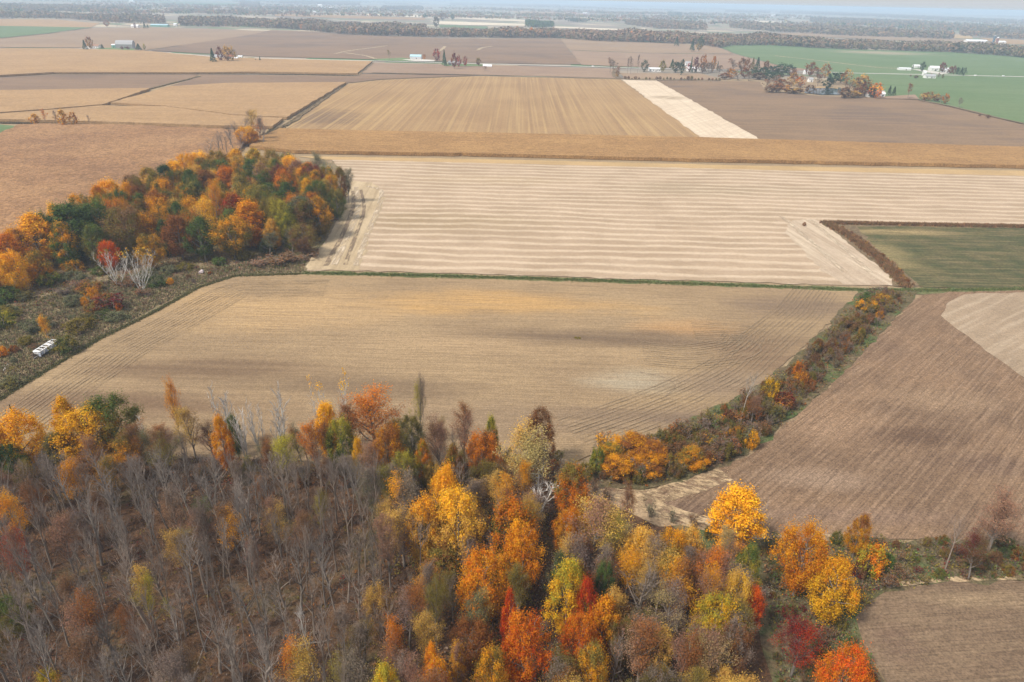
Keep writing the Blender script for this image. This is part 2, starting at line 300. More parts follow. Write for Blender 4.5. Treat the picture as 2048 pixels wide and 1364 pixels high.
SH('field', [(-300, 250), (0, 249), (33, 252), (-10, 272), (-300, 290)], .03, M_wheat, 'small green crop corner beside the mottled corn', .4)
# right side
SH('hedge_bank', [(1176, 935), (1186, 905), (1330, 862), (1440, 812), (1530, 762), (1610, 696), (1665, 642), (1718, 584), (1842, 581), (1795, 632), (1700, 732), (1565, 856), (1480, 920), (1350, 968), (1260, 984), (1195, 972)], .035, M_hedge, 'weedy green bank under the diagonal hedgerow', .5, 'bank')
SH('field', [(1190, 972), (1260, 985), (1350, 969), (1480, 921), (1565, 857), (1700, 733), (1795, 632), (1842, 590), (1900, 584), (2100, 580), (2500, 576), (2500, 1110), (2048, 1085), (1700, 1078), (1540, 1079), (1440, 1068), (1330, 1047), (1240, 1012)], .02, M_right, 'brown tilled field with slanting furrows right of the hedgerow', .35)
SH('soil_patch', [(1880, 632), (1898, 604), (1930, 588), (2100, 584), (2500, 580), (2500, 980), (2048, 757), (1960, 692)], .04, M_rpale, 'pale undisturbed stubble corner of the brown tilled field', .2)
SH('field', [(1715, 452), (1800, 452), (2100, 457), (2500, 462), (2500, 574), (2100, 575), (1850, 576), (1822, 568), (1790, 535), (1740, 490), (1700, 460)], .035, M_greenR, 'dull green crop field beside the rusty ditch', .4)
SH('ditch', [(1648, 446), (1700, 446), (1800, 446), (2500, 456), (2500, 463), (1800, 453), (1712, 453), (1745, 490), (1795, 535), (1840, 570), (1826, 577), (1788, 572), (1784, 556), (1756, 532), (1698, 488)], .05, M_ditch, 'rust brown weedy ditch round the green crop', .4, 'ditch')
SH('field', [(1706, 1240), (1728, 1198), (1768, 1177), (1900, 1165), (2100, 1158), (2500, 1160), (2500, 1700), (1850, 1700), (1776, 1364), (1722, 1290)], .03, M_low, 'tilled brown field with curved furrows behind the orange trees', .3)
SH('forest_floor', [(-900, 860), (0, 897), (300, 912), (600, 922), (900, 928), (1120, 934), (1190, 972), (1240, 1012), (1330, 1047), (1440, 1068), (1540, 1079), (1560, 1200), (1600, 1400), (1700, 1900), (-900, 1900)], .0, M_litter, 'brown leaf litter under the bare and golden trees', .4, 'forest floor')
SH('grass_bank', [(1330, 1047), (1440, 1066), (1540, 1077), (1700, 1076), (2048, 1083), (2500, 1108), (2500, 1163), (2100, 1161), (1900, 1168), (1768, 1180), (1728, 1200), (1706, 1240), (1722, 1290), (1778, 1364), (1850, 1700), (1700, 1900), (1560, 1500), (1530, 1300), (1500, 1180), (1420, 1110)], .05, M_hedge, 'weedy green and brown bank between the tilled fields', .5, 'bank')
SH('dirt_track', [(1080, 940), (1130, 915), (1180, 930), (1190, 968), (1235, 985), (1300, 985), (1290, 1012), (1360, 1050), (1310, 1052), (1240, 1018), (1150, 975)], .06, M_sand, 'pale sandy track at the field corner', .6, 'track')
strip('straw_trail', [(1230, 990), (1290, 1000), (1340, 985), (1400, 968), (1450, 948)], 4.5, .075, M_straw, 'scattered pale straw along the hedgerow foot', 'straw')
strip('straw_trail', [(1260, 990), (1320, 1020), (1380, 1040), (1430, 1052)], 4.5, .08, M_straw, 'scattered pale straw leading to the round amber tree', 'straw')
strip('straw_trail', [(1500, 1070), (1600, 1078), (1700, 1074)], 1.6, .08, M_straw, 'thin straw line below the tilled field', 'straw')
strip('straw_trail', [(1770, 1172), (1900, 1160), (2060, 1156)], 1.0, .08, M_straw, 'thin straw edge of the lower tilled field', 'straw')
# wheel marks
for pts, w, m, lab in [
    ([(1280, 745), (1330, 756), (1350, 775), (1330, 793)], .3, M_trackd, 'dark looping turn mark on the grey soil patch'),
    ([(1440, 672), (1500, 682), (1522, 700), (1500, 716)], .35, M_trackd, 'dark looping turn mark near the hedgerow'),
    ([(1180, 905), (1192, 880), (1182, 855), (1150, 845)], .25, M_trackd, 'small dark turn mark by the sandy track'),
    ([(706, 382), (706, 415), (686, 468), (652, 532)], 2.0, M_trackd, 'dark wheel mark on the worn headland'),
    ([(722, 380), (728, 420), (712, 470), (690, 530)], 1.6, M_trackd, 'dark inner wheel mark on the worn headland'),
    ([(712, 374), (717, 415), (697, 470), (668, 530)], 2.4, M_swath, 'pale wheel mark on the worn headland'),
    ([(735, 373), (762, 382), (757, 415), (738, 460), (712, 532)], 2.4, M_swath, 'pale outer wheel mark on the worn headland'),
    ([(1560, 432), (1590, 455), (1640, 500), (1690, 545)], 2.4, M_swath, 'broad pale straw swath on the ditch headland'),
    ([(1620, 440), (1680, 490), (1740, 545)], 2.4, M_swath, 'pale straw swath along the rusty ditch')]:
    strip('wheel_mark', pts, w, .085, m, lab, 'track', .05, step=2.0)
# soft paired ruts of the tillage passes that follow the ends of the big bare field
M_rut = field_mat('tillage_rut', (.285, .207, .13), (.245, .178, .113), 9, None, speck=.3, ragged=(.6, 9, 4, .22, .80))
def offset(P, d):
    P = resample(P, 12, False); T = np.gradient(P, axis=0); T /= np.linalg.norm(T, axis=1)[:, None]; return P+np.stack([-T[:, 1], T[:, 0]], 1)*d
for base, side, wh in [(gp([(660, 556), (480, 560), (405, 583), (300, 638), (200, 688), (60, 775), (-40, 842)]), 1, 'meadow end'), (gp([(1690, 592), (1655, 642), (1590, 702), (1520, 767), (1430, 818), (1320, 866), (1200, 912)]), -1, 'hedgerow end'), (gp([(1380, 640), (1500, 648), (1560, 680), (1520, 725), (1400, 745), (1290, 738)]), -1, 'turning loop')]:
    for k in range(6):
        for e_ in (0, 1.1): strip('wheel_mark', offset(base, side*(2.2+k*2.6+e_)), .34, .09, M_rut, f"{['outermost', 'second', 'third', 'fourth', 'fifth', 'innermost'][k]} faint {'inner' if e_ else 'outer'} rut at the {wh} of the bare field", 'track', .03, step=2.0)
# far fields
SH('field', [(0, 52), (95, 53.5), (182, 55), (100, 66), (0, 76), (-300, 100), (-300, 47)], .1, M_wheat, 'bright green field before the far left tree belt', 1)
SH('field', [(-300, 30), (0, 38), (110, 39), (200, 47), (182, 55), (95, 53.5), (0, 52), (-300, 47)], .1, M_tan, 'tan field below the far left tree belt', 1)
SH('field', [(-300, 108), (0, 77), (100, 67), (183, 56), (300, 55), (480, 60), (545, 64), (520, 75), (380, 88), (290, 101), (160, 95.5), (0, 95), (-300, 93)], .1, M_mauve, 'mauve stubble field behind the grey barn farm', 1)
SH('field', [(380, 88), (500, 70), (545, 60), (620, 63), (690, 69), (900, 77), (1120, 77), (1162, 129), (1000, 127), (745, 119), (530, 113.5), (300, 101.5)], .1, M_purple, 'wide purple brown field beyond the road', 1)
SH('field', [(1120, 77), (1215, 81), (1430, 92), (1470, 108), (1300, 106), (1140, 100)], .1, M_mauve, 'pale mauve field below the tree belt', 1)
SH('field', [(1141, 101), (1300, 107), (1471, 109), (1560, 132), (1650, 143), (1420, 138), (1240, 133), (1163, 130)], .1, M_pink, 'tan stubble field beyond the road by the bare poplars', 1)
SH('field', [(1432, 91), (1530, 89), (1640, 96), (1750, 100), (1900, 104), (1990, 110), (2048, 116), (2500, 140), (2500, 338), (2048, 249), (1900, 213), (1838, 199), (1760, 194), (1650, 150), (1560, 131), (1472, 108)], .08, M_wheat, 'broad green field round the white barns', 1)
SH('cornfield', [(-300, 97), (0, 99), (150, 99.5), (290, 104), (420, 116), (530, 120), (745, 125), (714, 150), (520, 147), (380, 148), (110, 148), (0, 154), (-300, 165)], .0, M_tan, 'tan corn block below the left farms', .6, 'cornfield', 2.0)
SH('field', [(-300, 168), (0, 155), (110, 150), (395, 149), (392, 154), (298, 179.5), (0, 184.5), (-300, 190)], .05, M_purple, 'dark purple brown field left of the ditch', .6)
SH('field', [(400, 154), (400, 149), (714, 153), (693, 167.5), (450, 169.5), (325, 177)], .05, M_purple, 'purple brown field right of the ditch', .6)
SH('cornfield', [(-300, 190), (0, 185), (304, 180), (207, 214), (100, 223), (0, 230), (-300, 240)], .0, M_tan, 'tan corn block left of the slanting ditch', .6, 'cornfield', 2.0)
SH('cornfield', [(340, 177), (450, 170), (692, 168), (574, 240), (470, 234.5), (330, 216.5), (222, 210)], .0, M_tan, 'tan corn block beside the golden stubble rows', .6, 'cornfield', 2.0)
SH('cornfield', [(-300, 246), (0, 233), (100, 225), (205, 216), (330, 218), (470, 236), (566, 242), (545, 258), (440, 257), (250, 250), (90, 246), (0, 244)], .0, M_tan, 'tan corn strip above the row of small trees', .6, 'cornfield', 2.0)
SH('field', [(745, 126), (1000, 131), (1230, 138), (1240, 157), (1100, 153), (960, 150), (860, 149), (718, 146)], .05, M_pink, 'pinkish stubble field below the road farms', .6)
SH('field', [(716, 148), (860, 150), (960, 151), (760, 159), (700, 166), (695, 165)], .06, M_purple, 'purple brown wedge above the golden stubble rows', .6)
for pp, m, lab in [([(704, 27), (850, 30.5), (1000, 37), (1100, 43), (1060, 44), (900, 37.5), (704, 29.5)], M_cream, 'thin cream stubble strip in the far distance'),
    ([(860, 42), (960, 45), (1050, 48), (1050, 52), (960, 51), (880, 49)], M_cream, 'cream stubble field behind the woodlot'),
    ([(550, 28), (704, 31), (850, 36), (850, 40), (700, 37), (550, 32)], M_tan, 'far tan field behind the tree belt'), ([(880, 50), (975, 53), (975, 58), (880, 54)], M_wheat, 'far green field behind the tree belt'),
    ([(1110, 53), (1230, 58), (1330, 62), (1200, 60), (1110, 56)], M_cream, 'cream stubble strip behind the rusty belt'), ([(1020, 22), (1110, 24), (1180, 28), (1150, 31), (1040, 28)], M_tan, 'far tan field beside the small farm'),
    ([(1280, 26), (1335, 28), (1335, 30), (1270, 28)], M_cream, 'far cream strip beside the dark woodlot'), ([(1510, 41), (1590, 45), (1590, 48), (1500, 45)], M_cream, 'far cream strip above the right woods'),
    ([(1905, 69), (1945, 70), (1945, 78), (1905, 77)], M_stub, 'far orange tan plot beside the dairy'), ([(1960, 76), (2060, 81), (2060, 90), (1990, 87)], M_tan, 'far tan plot behind the dairy'),
    ([(1925, 56), (2060, 62), (2060, 67), (1970, 63)], M_tan, 'far tan strip among the right woods'), ([(1810, 38), (1850, 40), (1840, 44), (1805, 41)], M_tan, 'far tan clearing among the right woods'),
    ([(200, 10), (270, 12), (270, 19), (160, 16)], M_tan, 'far tan strip above the left belt'), ([(330, 18), (480, 23), (480, 27), (330, 21)], M_tan, 'far tan strip above the middle left belt'), ([(300, 3), (470, 6), (480, 12), (330, 9)], M_wheat, 'far pale green field at the left'),
    ([(1690, 62), (1790, 70), (1905, 77), (1990, 88), (1850, 84), (1640, 74), (1530, 68)], M_mauve, 'grey tan meadow behind the right belt')]:
    SH('field', pp, .5, m, lab, 2)
strip('road', [(-300, 94), (0, 97), (165, 97.5), (290, 102.5), (420, 113), (520, 117), (745, 122), (1000, 129), (1200, 134), (1240, 136), (1420, 140), (1600, 143), (1720, 147), (1870, 150), (2048, 154), (2400, 160)], 7.5, .16, M_road, 'pale straight county road past the farms', 'road', .02, step=30)
strip('farm_lane', [(490, 122), (510, 118.5)], 5, .2, M_gravel, 'short gravel drive of the red roofed farmhouse', 'drive')
for pts, w, lab in [([(100, 148), (380, 148), (520, 148.5), (714, 151.5)], 3.5, 'thin dark weedy line below the far corn'), ([(200, 214), (290, 181), (400, 153)], 4, 'slanting dark ditch between the tan corn blocks'),
    ([(215, 210), (330, 217), (470, 235), (565, 241)], 3, 'thin dark weedy line across the tan corn'), ([(0, 246), (90, 248), (250, 253), (430, 261)], 3.5, 'dark weedy line along the row of small trees'),
    ([(520, 285), (560, 255), (590, 240), (690, 168)], 3.5, 'weedy ditch climbing beside the golden stubble rows'), ([(745, 126), (714, 152)], 5, 'short weedy ditch below the road'),
    ([(0, 78), (100, 67.5), (183, 56.5)], 4, 'thin hedge line under the green field'), ([(1230, 138), (1245, 158), (1400, 160), (1440, 161)], 7, 'weedy fence line below the small mauve plot'),
    ([(745, 146), (960, 150.5), (1240, 158)], 5, 'weedy line between pinkish and golden stubble'), ([(1141, 100.5), (1300, 106.5), (1420, 108)], 7, 'thin weedy line between the far stubble fields'),
    ([(700, 92), (780, 90), (900, 92), (1130, 95)], 4, 'dark drain line across the purple brown field'), ([(1838, 201), (1900, 213), (2048, 248), (2200, 272)], 4, 'weedy fence line beside the green field')]:
    strip('ditch', pts, w, .25, M_ditch, lab, 'ditch', .5, step=14)
for pts, lab in [([(670, 108), (700, 102), (760, 94), (775, 92)], 'pale winding track on the purple brown field'), ([(690, 106), (730, 112), (750, 118)], 'pale branch track to the road'), ([(880, 102), (888, 96), (890, 93)], 'pale short track by the red trees'), ([(955, 101), (965, 96), (985, 93)], 'pale short track by the drain line'), ([(1550, 112), (1640, 122), (1740, 134), (1800, 138)], 'pale tractor line across the green field')]:
    strip('farm_track', pts, 6, .3, M_track, lab, 'track', .5, step=14)
# ------------------------------------------------------------------ tree parts
def tubes(segs, sides_big=5, sides_small=3):
    V = []; F = []; n = 0
    for (p0, p1, r0, r1) in segs:
        d = p1-p0; L = np.linalg.norm(d)
        if L < 1e-6: continue
        d = d/L; a = np.cross(d, (0.3, 0.9, 0.27)); a /= np.linalg.norm(a)+1e-9; b = np.cross(d, a); k = sides_big if r0 > .05 else sides_small
        for (p, r) in ((p0, r0), (p1, r1)):
            for i in range(k):
                an = 2*math.pi*i/k; V.append(p+(a*math.cos(an)+b*math.sin(an))*r)
        for i in range(k):
            j = (i+1) % k; F.append((n+i, n+j, n+k+j, n+k+i))
        n += 2*k
    return np.array(V), np.array(F)
def rot_toward(d, up, spread, az):
    """direction leaving d at angle spread, azimuth az"""
    a = np.cross(d, (0.31, .77, .55)); a /= np.linalg.norm(a); b = np.cross(d, a)
    return d*math.cos(spread)+(a*math.cos(az)+b*math.sin(az))*math.sin(spread)
def skeleton(r, h, base_r, clear=.35, n1=14, spread=.6, twigs=8, n2=6, lift=.35, lean=.03, stems=1, reach=.32, tw=1.0, fan=1.0):
    """returns (thick segments, thin segments, tip points)"""
    big = []; thin = []; tips = []
    for s_ in range(stems):
        az0 = r.uniform(0, 6.28); d = np.array([math.cos(az0), math.sin(az0), 0])*(lean if stems == 1 else r.uniform(.10, .34)*fan)+np.array([0, 0, 1.0]); d /= np.linalg.norm(d)
        p = np.array([0., 0, -.3])+np.array([math.cos(az0), math.sin(az0), 0])*(0 if stems == 1 else .25); pts = [p]; hh = h*(1 if stems == 1 else r.uniform(.8, 1)); k = 9
        for i in range(k):
            d = d+np.array([r.gauss(0, .035), r.gauss(0, .035), .03]); d /= np.linalg.norm(d); p = p+d*(hh+.3)/k; pts.append(p)
        rad = lambda f: base_r/(stems**.5)*(1-f)**.8+.02
        for i in range(k): big.append((pts[i], pts[i+1], rad(i/k), rad((i+1)/k)))
        tips.append(pts[-1]); nn = max(4, n1//stems)
        for b in range(nn):
            f = clear+(1-clear)*(b+r.random()*.8)/nn; f = min(f, .97); q = f*k; i = min(int(q), k-1); st = pts[i]+(pts[i+1]-pts[i])*(q-i)
            az = b*2.4+r.uniform(-.5, .5); dd = rot_toward(np.array([0, 0, 1.]), None, spread*r.uniform(.8, 1.25), az)
            L = h*reach*(1.15-.75*(f-clear)/(1-clear))*r.uniform(.8, 1.2); rb = rad(f)*.6+.016; q0 = st; m = 4
            for j in range(m):
                dd = dd+np.array([r.gauss(0, .10), r.gauss(0, .10), lift*.28]); dd /= np.linalg.norm(dd); q1 = q0+dd*L/m
                (big if rb > .045 else thin).append((q0, q1, rb*(1-j/m)+.012, rb*(1-(j+1)/m)+.012)); 
                for c_ in range(max(1, n2//m) if j else (1 if n2 > 3 else 0)):
                    ds = rot_toward(dd, None, r.uniform(.35, .85), r.uniform(0, 6.28)); ds[2] += .25; ds /= np.linalg.norm(ds)
                    L2 = L*r.uniform(.28, .5); s0 = q0+(q1-q0)*r.random(); s1 = s0+ds*L2*.55; s2 = s1+(ds+np.array([r.gauss(0, .15), r.gauss(0, .15), .18]))*L2*.45
                    thin.append((s0, s1, .022*tw, .016*tw)); thin.append((s1, s2, .016*tw, .01*tw)); tips.append(s2)
                    for t_ in range(twigs):
                        fr = r.random(); tp = s0+(s1-s0)*fr*1.0 if r.random() < .45 else s1+(s2-s1)*fr
                        dt = rot_toward(ds, None, r.uniform(.3, .8), r.uniform(0, 6.28)); dt[2] += .3; dt /= np.linalg.norm(dt); e = tp+dt*r.uniform(.5, 1.2)*(h/15)
                        thin.append((tp, e, .012*tw, .006*tw)); tips.append(e)
                q0 = q1
            tips.append(q0)
    return big, thin, np.array(tips)
def diamonds(C, N, S, r, flat=.6):
    """leaf faces at points C, facing about N, half length S; returns verts, faces"""
    n = len(C); N = N+r.normal(0, .55, (n, 3)); N /= np.linalg.norm(N, axis=1)[:, None]+1e-9
    A = np.cross(N, r.normal(0, 1, (n, 3))); A /= np.linalg.norm(A, axis=1)[:, None]+1e-9; B = np.cross(N, A); S = S[:, None]
    bend = N*S*.22
    V = np.stack([C-A*S, C+B*S*flat+bend, C+A*S, C-B*S*flat+bend], 1).reshape(-1, 3)
    return V, np.arange(4*n).reshape(n, 4)
def leaf_cloud(seed, h, w, lo, n, size, lobes=40, peak=.35, tip=.2, rag=1.0):
    """ragged crown built from many upright leaf sprays: h total height, w width, lo = height where the crown starts (fraction), peak = level of the widest part"""
    r = np.random.default_rng(seed); ch = h*(1-lo); C = []; skew = r.uniform(.75, 1.25, 7)
    for k in range(lobes):
        t_ = (k+r.random())/lobes; prof = (t_/peak)**.55 if t_ < peak else tip+(1-tip)*(1-((t_-peak)/(1-peak))**1.7)
        az = k*2.4+r.uniform(-.6, .6); q = w/2*prof*math.sqrt(r.uniform(.3, 1.0))*skew[int(az*7/6.2832) % 7]*.86
        C.append((q*math.cos(az), q*math.sin(az), h*lo+ch*t_*.94+.3, w*r.uniform(.07, .15)*rag, r.random(), r.uniform(1.1, 1.9)))
    C = np.array(C); wt = C[:, 3]**1.8; idx = r.choice(len(C), n, p=wt/wt.sum())
    v = r.normal(0, 1, (n, 3)); v /= np.linalg.norm(v, axis=1)[:, None]
    rr = C[idx, 3]*np.minimum(np.abs(r.normal(0, .62, n))+.12, 1.7)
    Pn = C[idx, :3]+v*rr[:, None]*np.stack([np.ones(n), np.ones(n), C[idx, 5]], 1)
    V, F = diamonds(Pn, v+np.array([0, 0, .3]), size*r.uniform(.55, 1.35, n), r)
    col = np.stack([r.random(n)*.6+C[idx, 4]*.4, np.clip(C[idx, 4]*.6+.4*(Pn[:, 2]-h*lo)/ch+r.normal(0, .1, n), 0, 1), r.random(n)], 1).repeat(4, 0)
    return V, F, col
def tip_leaves(seed, tips, n, size, spread, zmin=-1e9):
    r = np.random.default_rng(seed); T = tips[tips[:, 2] > zmin]; i = r.integers(0, len(T), n)
    Pn = T[i]+r.normal(0, spread, (n, 3)); V, F = diamonds(Pn, r.normal(0, .6, (n, 3))+np.array([0, 0, .7]), size*r.uniform(.6, 1.3, n), r)
    lob = (np.sin(Pn[:, 0]*.7+seed)+np.cos(Pn[:, 1]*.8+seed*2)+Pn[:, 2]*.12) ; lob = (lob-lob.min())/(np.ptp(lob)+1e-9)
    return V, F, np.stack([r.random(n), np.clip(lob+r.normal(0, .1, n), 0, 1), r.random(n)], 1).repeat(4, 0)

TREES = {}   # kind -> list of dict(trunk, crown, extra, h, w)
def add_tree(kind, trunk, crown, h, w, twig=None): TREES.setdefault(kind, []).append(dict(trunk=trunk, crown=crown, h=h, w=w, twig=twig))
def seg_mesh(name, segs): V, F = tubes(segs); return mk_mesh(name, V, F, mat=M_BARK)
def crown_mesh(VFC): return mk_mesh('crown', VFC[0], VFC[1], VFC[2], M_LEAF)
for i, (w, lo, lobes, peak, tip) in enumerate([(10.5, .10, 80, .38, .3), (9.5, .16, 70, .30, .15), (8, .08, 66, .32, .12), (11.5, .16, 90, .5, .45), (9, .12, 70, .4, .25), (7, .10, 58, .35, .15), (10, .14, 78, .45, .35)]):
    r = random.Random(100+i); b, th, tips = skeleton(r, 14.5, .27, .22, 14, .7, 0, 4)
    add_tree('full', seg_mesh('trunk', b+th), crown_mesh(VFC := leaf_cloud(200+i, 16, w, lo, 23000, .125, lobes, peak, tip)), 16, 2*np.percentile(np.hypot(VFC[0][:, 0], VFC[0][:, 1]), 96))
for i in range(6):     # thin autumn crowns: twigs showing through
    r = random.Random(300+i); b, th, tips = skeleton(r, 15, .24, .26, 16, .55, 5, 6, tw=1.3)
    add_tree('thin', seg_mesh('trunk', b+th), crown_mesh(tip_leaves(310+i, tips, 9000, .092, .42)), 15.5, 2*np.percentile(np.hypot(tips[:, 0], tips[:, 1]), 97))
for i in range(9):     # bare forest trees
    r = random.Random(400+i); b, th, tips = skeleton(r, 16, .24, [.35, .45, .3, .5, .4, .38, .55, .33, .42][i], [13, 11, 15, 10, 12, 16, 9, 14, 12][i], r.uniform(.38, .6), 9, 7, .5, .05, 1, r.uniform(.28, .38), 1.05)
    add_tree('bare', seg_mesh('trunk', b), seg_mesh('crown', th), 16.5, 2*np.percentile(np.hypot(tips[:, 0], tips[:, 1]), 97))
for i in range(4):     # white stemmed, several stems, a few leaves at the very top
    r = random.Random(500+i); b, th, tips = skeleton(r, 15, .26, .12, 36, .50, 3, 6, .5, .05, [6, 4, 5, 3][i], .30, 2.0, 1.9)
    add_tree('white', seg_mesh('trunk', b+th), crown_mesh(tip_leaves(510+i, tips, 170, .2, .3, 13.0)), 15.5, 2*np.percentile(np.hypot(tips[:, 0], tips[:, 1]), 97))
for i in range(3):     # white stemmed and leafless
    r = random.Random(540+i); b, th, tips = skeleton(r, 15, .32, .2, 24, .42, 2, 6, .6, .05, [2, 3, 2][i], .27, 3.0)
    add_tree('whitebare', seg_mesh('trunk', b), seg_mesh('crown', th), 15.5, 2*np.percentile(np.hypot(tips[:, 0], tips[:, 1]), 97))
for i in range(5):     # leafy bushes
    VFC = leaf_cloud(600+i, 3.2, 4.2, .0, 4200, .10, 34, .4, .4); b, th, tips = skeleton(random.Random(610+i), 2.9, .07, .05, 12, .8, 2, 4, stems=3)
    add_tree('bush', seg_mesh('stem', b+th), crown_mesh(VFC), 3.2, 4.2)
for i in range(4):     # twiggy bushes
    b, th, tips = skeleton(random.Random(650+i), 3.4, .05, .04, 20, .55, 6, 5, .4, stems=5, reach=.5, tw=1.1)
    add_tree('twiggy', seg_mesh('stem', b+th), crown_mesh(tip_leaves(660+i, tips, 420, .13, .15)), 3.6, 2*np.percentile(np.hypot(tips[:, 0], tips[:, 1]), 97))
for i in range(3):     # conifers
    r = np.random.default_rng(700+i); n = 2600; f = r.random(n)**.75; z = 1+f*14; ring = np.floor(z/1.1); az = r.random(n)*6.283
    rad = (1-f)*3.3*(.55+.45*((z/1.1) % 1 < .6))*np.sqrt(r.uniform(.3, 1, n))*(1+.12*np.sin(az*5+ring)); Pn = np.stack([rad*np.cos(az), rad*np.sin(az), z-rad*.25], 1)
    V, F = diamonds(Pn, np.stack([np.cos(az), np.sin(az), .9*np.ones(n)], 1), .3*r.uniform(.6, 1.3, n), r); col = r.random((n, 3)).repeat(4, 0)
    add_tree('spruce', seg_mesh('trunk', [(np.array([0, 0, -.3]), np.array([0, 0, 14.6]), .22, .03)]), crown_mesh((V, F, col)), 15.3, 6.6)
for i, (w, lo) in enumerate([(12, .1), (10, .18), (13, .12), (8, .1)]):    # far trees
    r = random.Random(800+i); b, th, tips = skeleton(r, 13, .3, .2, 8, .7, 0, 0)
    add_tree('far', seg_mesh('trunk', b), crown_mesh(leaf_cloud(810+i, 15, w, lo, 700, .62, 26, .4, .3, 1.15)), 15, w)
for i in range(3):
    r = random.Random(830+i); b, th, tips = skeleton(r, 14, .22, .3, 10, .6, 2, 4, tw=2.6)
    add_tree('farbare', seg_mesh('trunk', b+th), crown_mesh(tip_leaves(840+i, tips, 260, .4, .5)), 14.5, 2*np.percentile(np.hypot(tips[:, 0], tips[:, 1]), 97))
for i in range(2):
    r = np.random.default_rng(860+i); n = 420; f = r.random(n)**.75; az = r.random(n)*6.283; rad = (1-f)*3.0*np.sqrt(r.uniform(.4, 1, n))
    V, F = diamonds(np.stack([rad*np.cos(az), rad*np.sin(az), 1+f*13], 1), np.stack([np.cos(az), np.sin(az), .8*np.ones(n)], 1), .6*r.uniform(.6, 1.3, n), r)
    add_tree('farspruce', seg_mesh('trunk', [(np.array([0, 0, -.3]), np.array([0, 0, 13.]), .25, .05)]), crown_mesh((V, F, r.random((n, 3)).repeat(4, 0))), 14.3, 6)

PAL = dict(Y=((.80, .43, .022), 'golden yellow'), YO=((.70, .31, .016), 'amber'), O=((.60, .19, .012), 'orange'), RO=((.62, .115, .01), 'bright red orange'), R=((.42, .045, .012), 'scarlet'),
    DR=((.17, .024, .022), 'dark crimson'), RU=((.27, .105, .03), 'rust brown'), BR=((.20, .105, .05), 'brown'), OL=((.20, .155, .035), 'olive brown'), G=((.10, .14, .035), 'green'), DG=((.048, .085, .034), 'dark green'),
    YG=((.36, .30, .035), 'yellow green'), PK=((.30, .165, .105), 'pinkish tan'), TN=((.55, .33, .075), 'tan gold'), GG=((.16, .155, .085), 'grey green'), GY=((.22, .165, .13), 'grey brown'), CR=((.40, .30, .12), 'pale cream yellow'))
BARK = dict(grey=(.235, .20, .172), dark=(.09, .07, .055), white=(.54, .505, .46), mauve=(.25, .20, .163), pale=(.38, .34, .295))
KIND = dict(full=('autumn_tree', 'leafy tree'), thin=('thin_tree', 'thinly leaved tree'), bare=('bare_tree', 'bare tree'), white=('pale_stemmed_tree', 'white stemmed tree'), whitebare=('pale_stemmed_tree', 'white leafless tree'), bush=('bush', 'bush'), twiggy=('twiggy_shrub', 'twiggy shrub'),
    spruce=('spruce_tree', 'spruce'), far=('roadside_tree', 'tree'), farbare=('leafless_tree', 'bare tree'), farspruce=('conifer_tree', 'conifer'))
NVAR = 0
def plant(kind, X, Y, h, w, c1, place, c2=None, bark=None, label=None, group=None, rot=None, var=None, bushy=False):
    """one tree / shrub as an Empty with trunk and crown"""
    global NVAR
    NVAR += 1; vs = TREES[kind]; v = vs[rnd.randrange(len(vs)) if var is None else var % len(vs)]
    nm, word = KIND[kind]; cw = PAL[c1][1]
    e = bpy.data.objects.new(nm, None); COL.objects.link(e); e.empty_display_size = .5
    e.location = (X, Y, 0); e.rotation_euler = (0, 0, rnd.uniform(0, 6.28) if rot is None else rot)
    sw = w/v['w'] if w else h/v['h']*rnd.uniform(.9, 1.1); e.scale = (sw, sw*rnd.uniform(.93, 1.07), h/v['h'])
    if label is None:
        ww = sw*v['w']; big = {'full': (17.2, 14.5), 'thin': (11.5, 8.5), 'bush': (3.0, 1.8), 'twiggy': (3.0, 1.8), 'far': (16, 9), 'farbare': (16, 9), 'farspruce': (14, 9)}.get(kind, (14, 11))
        size = 'tall ' if h > big[0] else 'low ' if h < big[1] else ''; form = 'broad ' if ww/h > {'bush': 1.25, 'twiggy': 1.25}.get(kind, .6) else 'narrow ' if ww/h < {'bush': 1.0, 'twiggy': 1.0}.get(kind, .47) else ''
        two = f' tinged {PAL[c2][1]}' if c2 and c2 != c1 and kind in ('full', 'thin', 'bush') else ''
        if len(f'{size}{form}{cw} {word}{two} {place}'.split()) > 16: form = ''
        if len(f'{size}{form}{cw} {word}{two} {place}'.split()) > 16: two = ''
        label = f'{size}{form}{cw} {word}{two} {place}'; group = f"{size}{form}{cw} {word}{'es' if word.endswith('h') else 's'}{two} {place}"
    tag(e, label, 'bush' if kind in ('bush', 'twiggy') else 'tree', group)
    bk = BARK[bark or dict(white='white', whitebare='white', bare='mauve', farbare='mauve', twiggy='mauve').get(kind, 'grey')]; j = rnd.uniform(.8, 1.2)
    tr = link('stem' if kind in ('bush', 'twiggy') else 'trunk', v['trunk'], e); tr.color = (bk[0]*j, bk[1]*j, bk[2]*j, 1)
    cr = link('crown', v['crown'], e)
    if kind in ('bare', 'whitebare'): cr.color = (bk[0]*j*.95, bk[1]*j*.92, bk[2]*j*.92, 1)
    else:
        j = rnd.uniform(.85, 1.15); a = PAL[c1][0]; b = PAL[c2 or c1][0]
        cr.color = (a[0]*j, a[1]*j*rnd.uniform(.92, 1.08), a[2]*j, 1); cr['leaf_colour'] = (b[0]*j, b[1]*j, b[2]*j)
    return e
def top_plant(kind, x, y, wpx, h, c1, place, **k):
    """crown top seen at pixel (x, y), wpx wide, h metres high"""
    p = g(x, y, h); w = wpx*depth(p[0], p[1], h*.6)/FPX if wpx else None
    return plant(kind, p[0], p[1], h, w, c1, place, **k)
def base_plant(kind, x, y, wpx, h, c1, place, **k):
    p = g(x, y); w = wpx*depth(p[0], p[1], h*.5)/FPX if wpx else None
    return plant(kind, p[0], p[1], h, w, c1, place, **k)
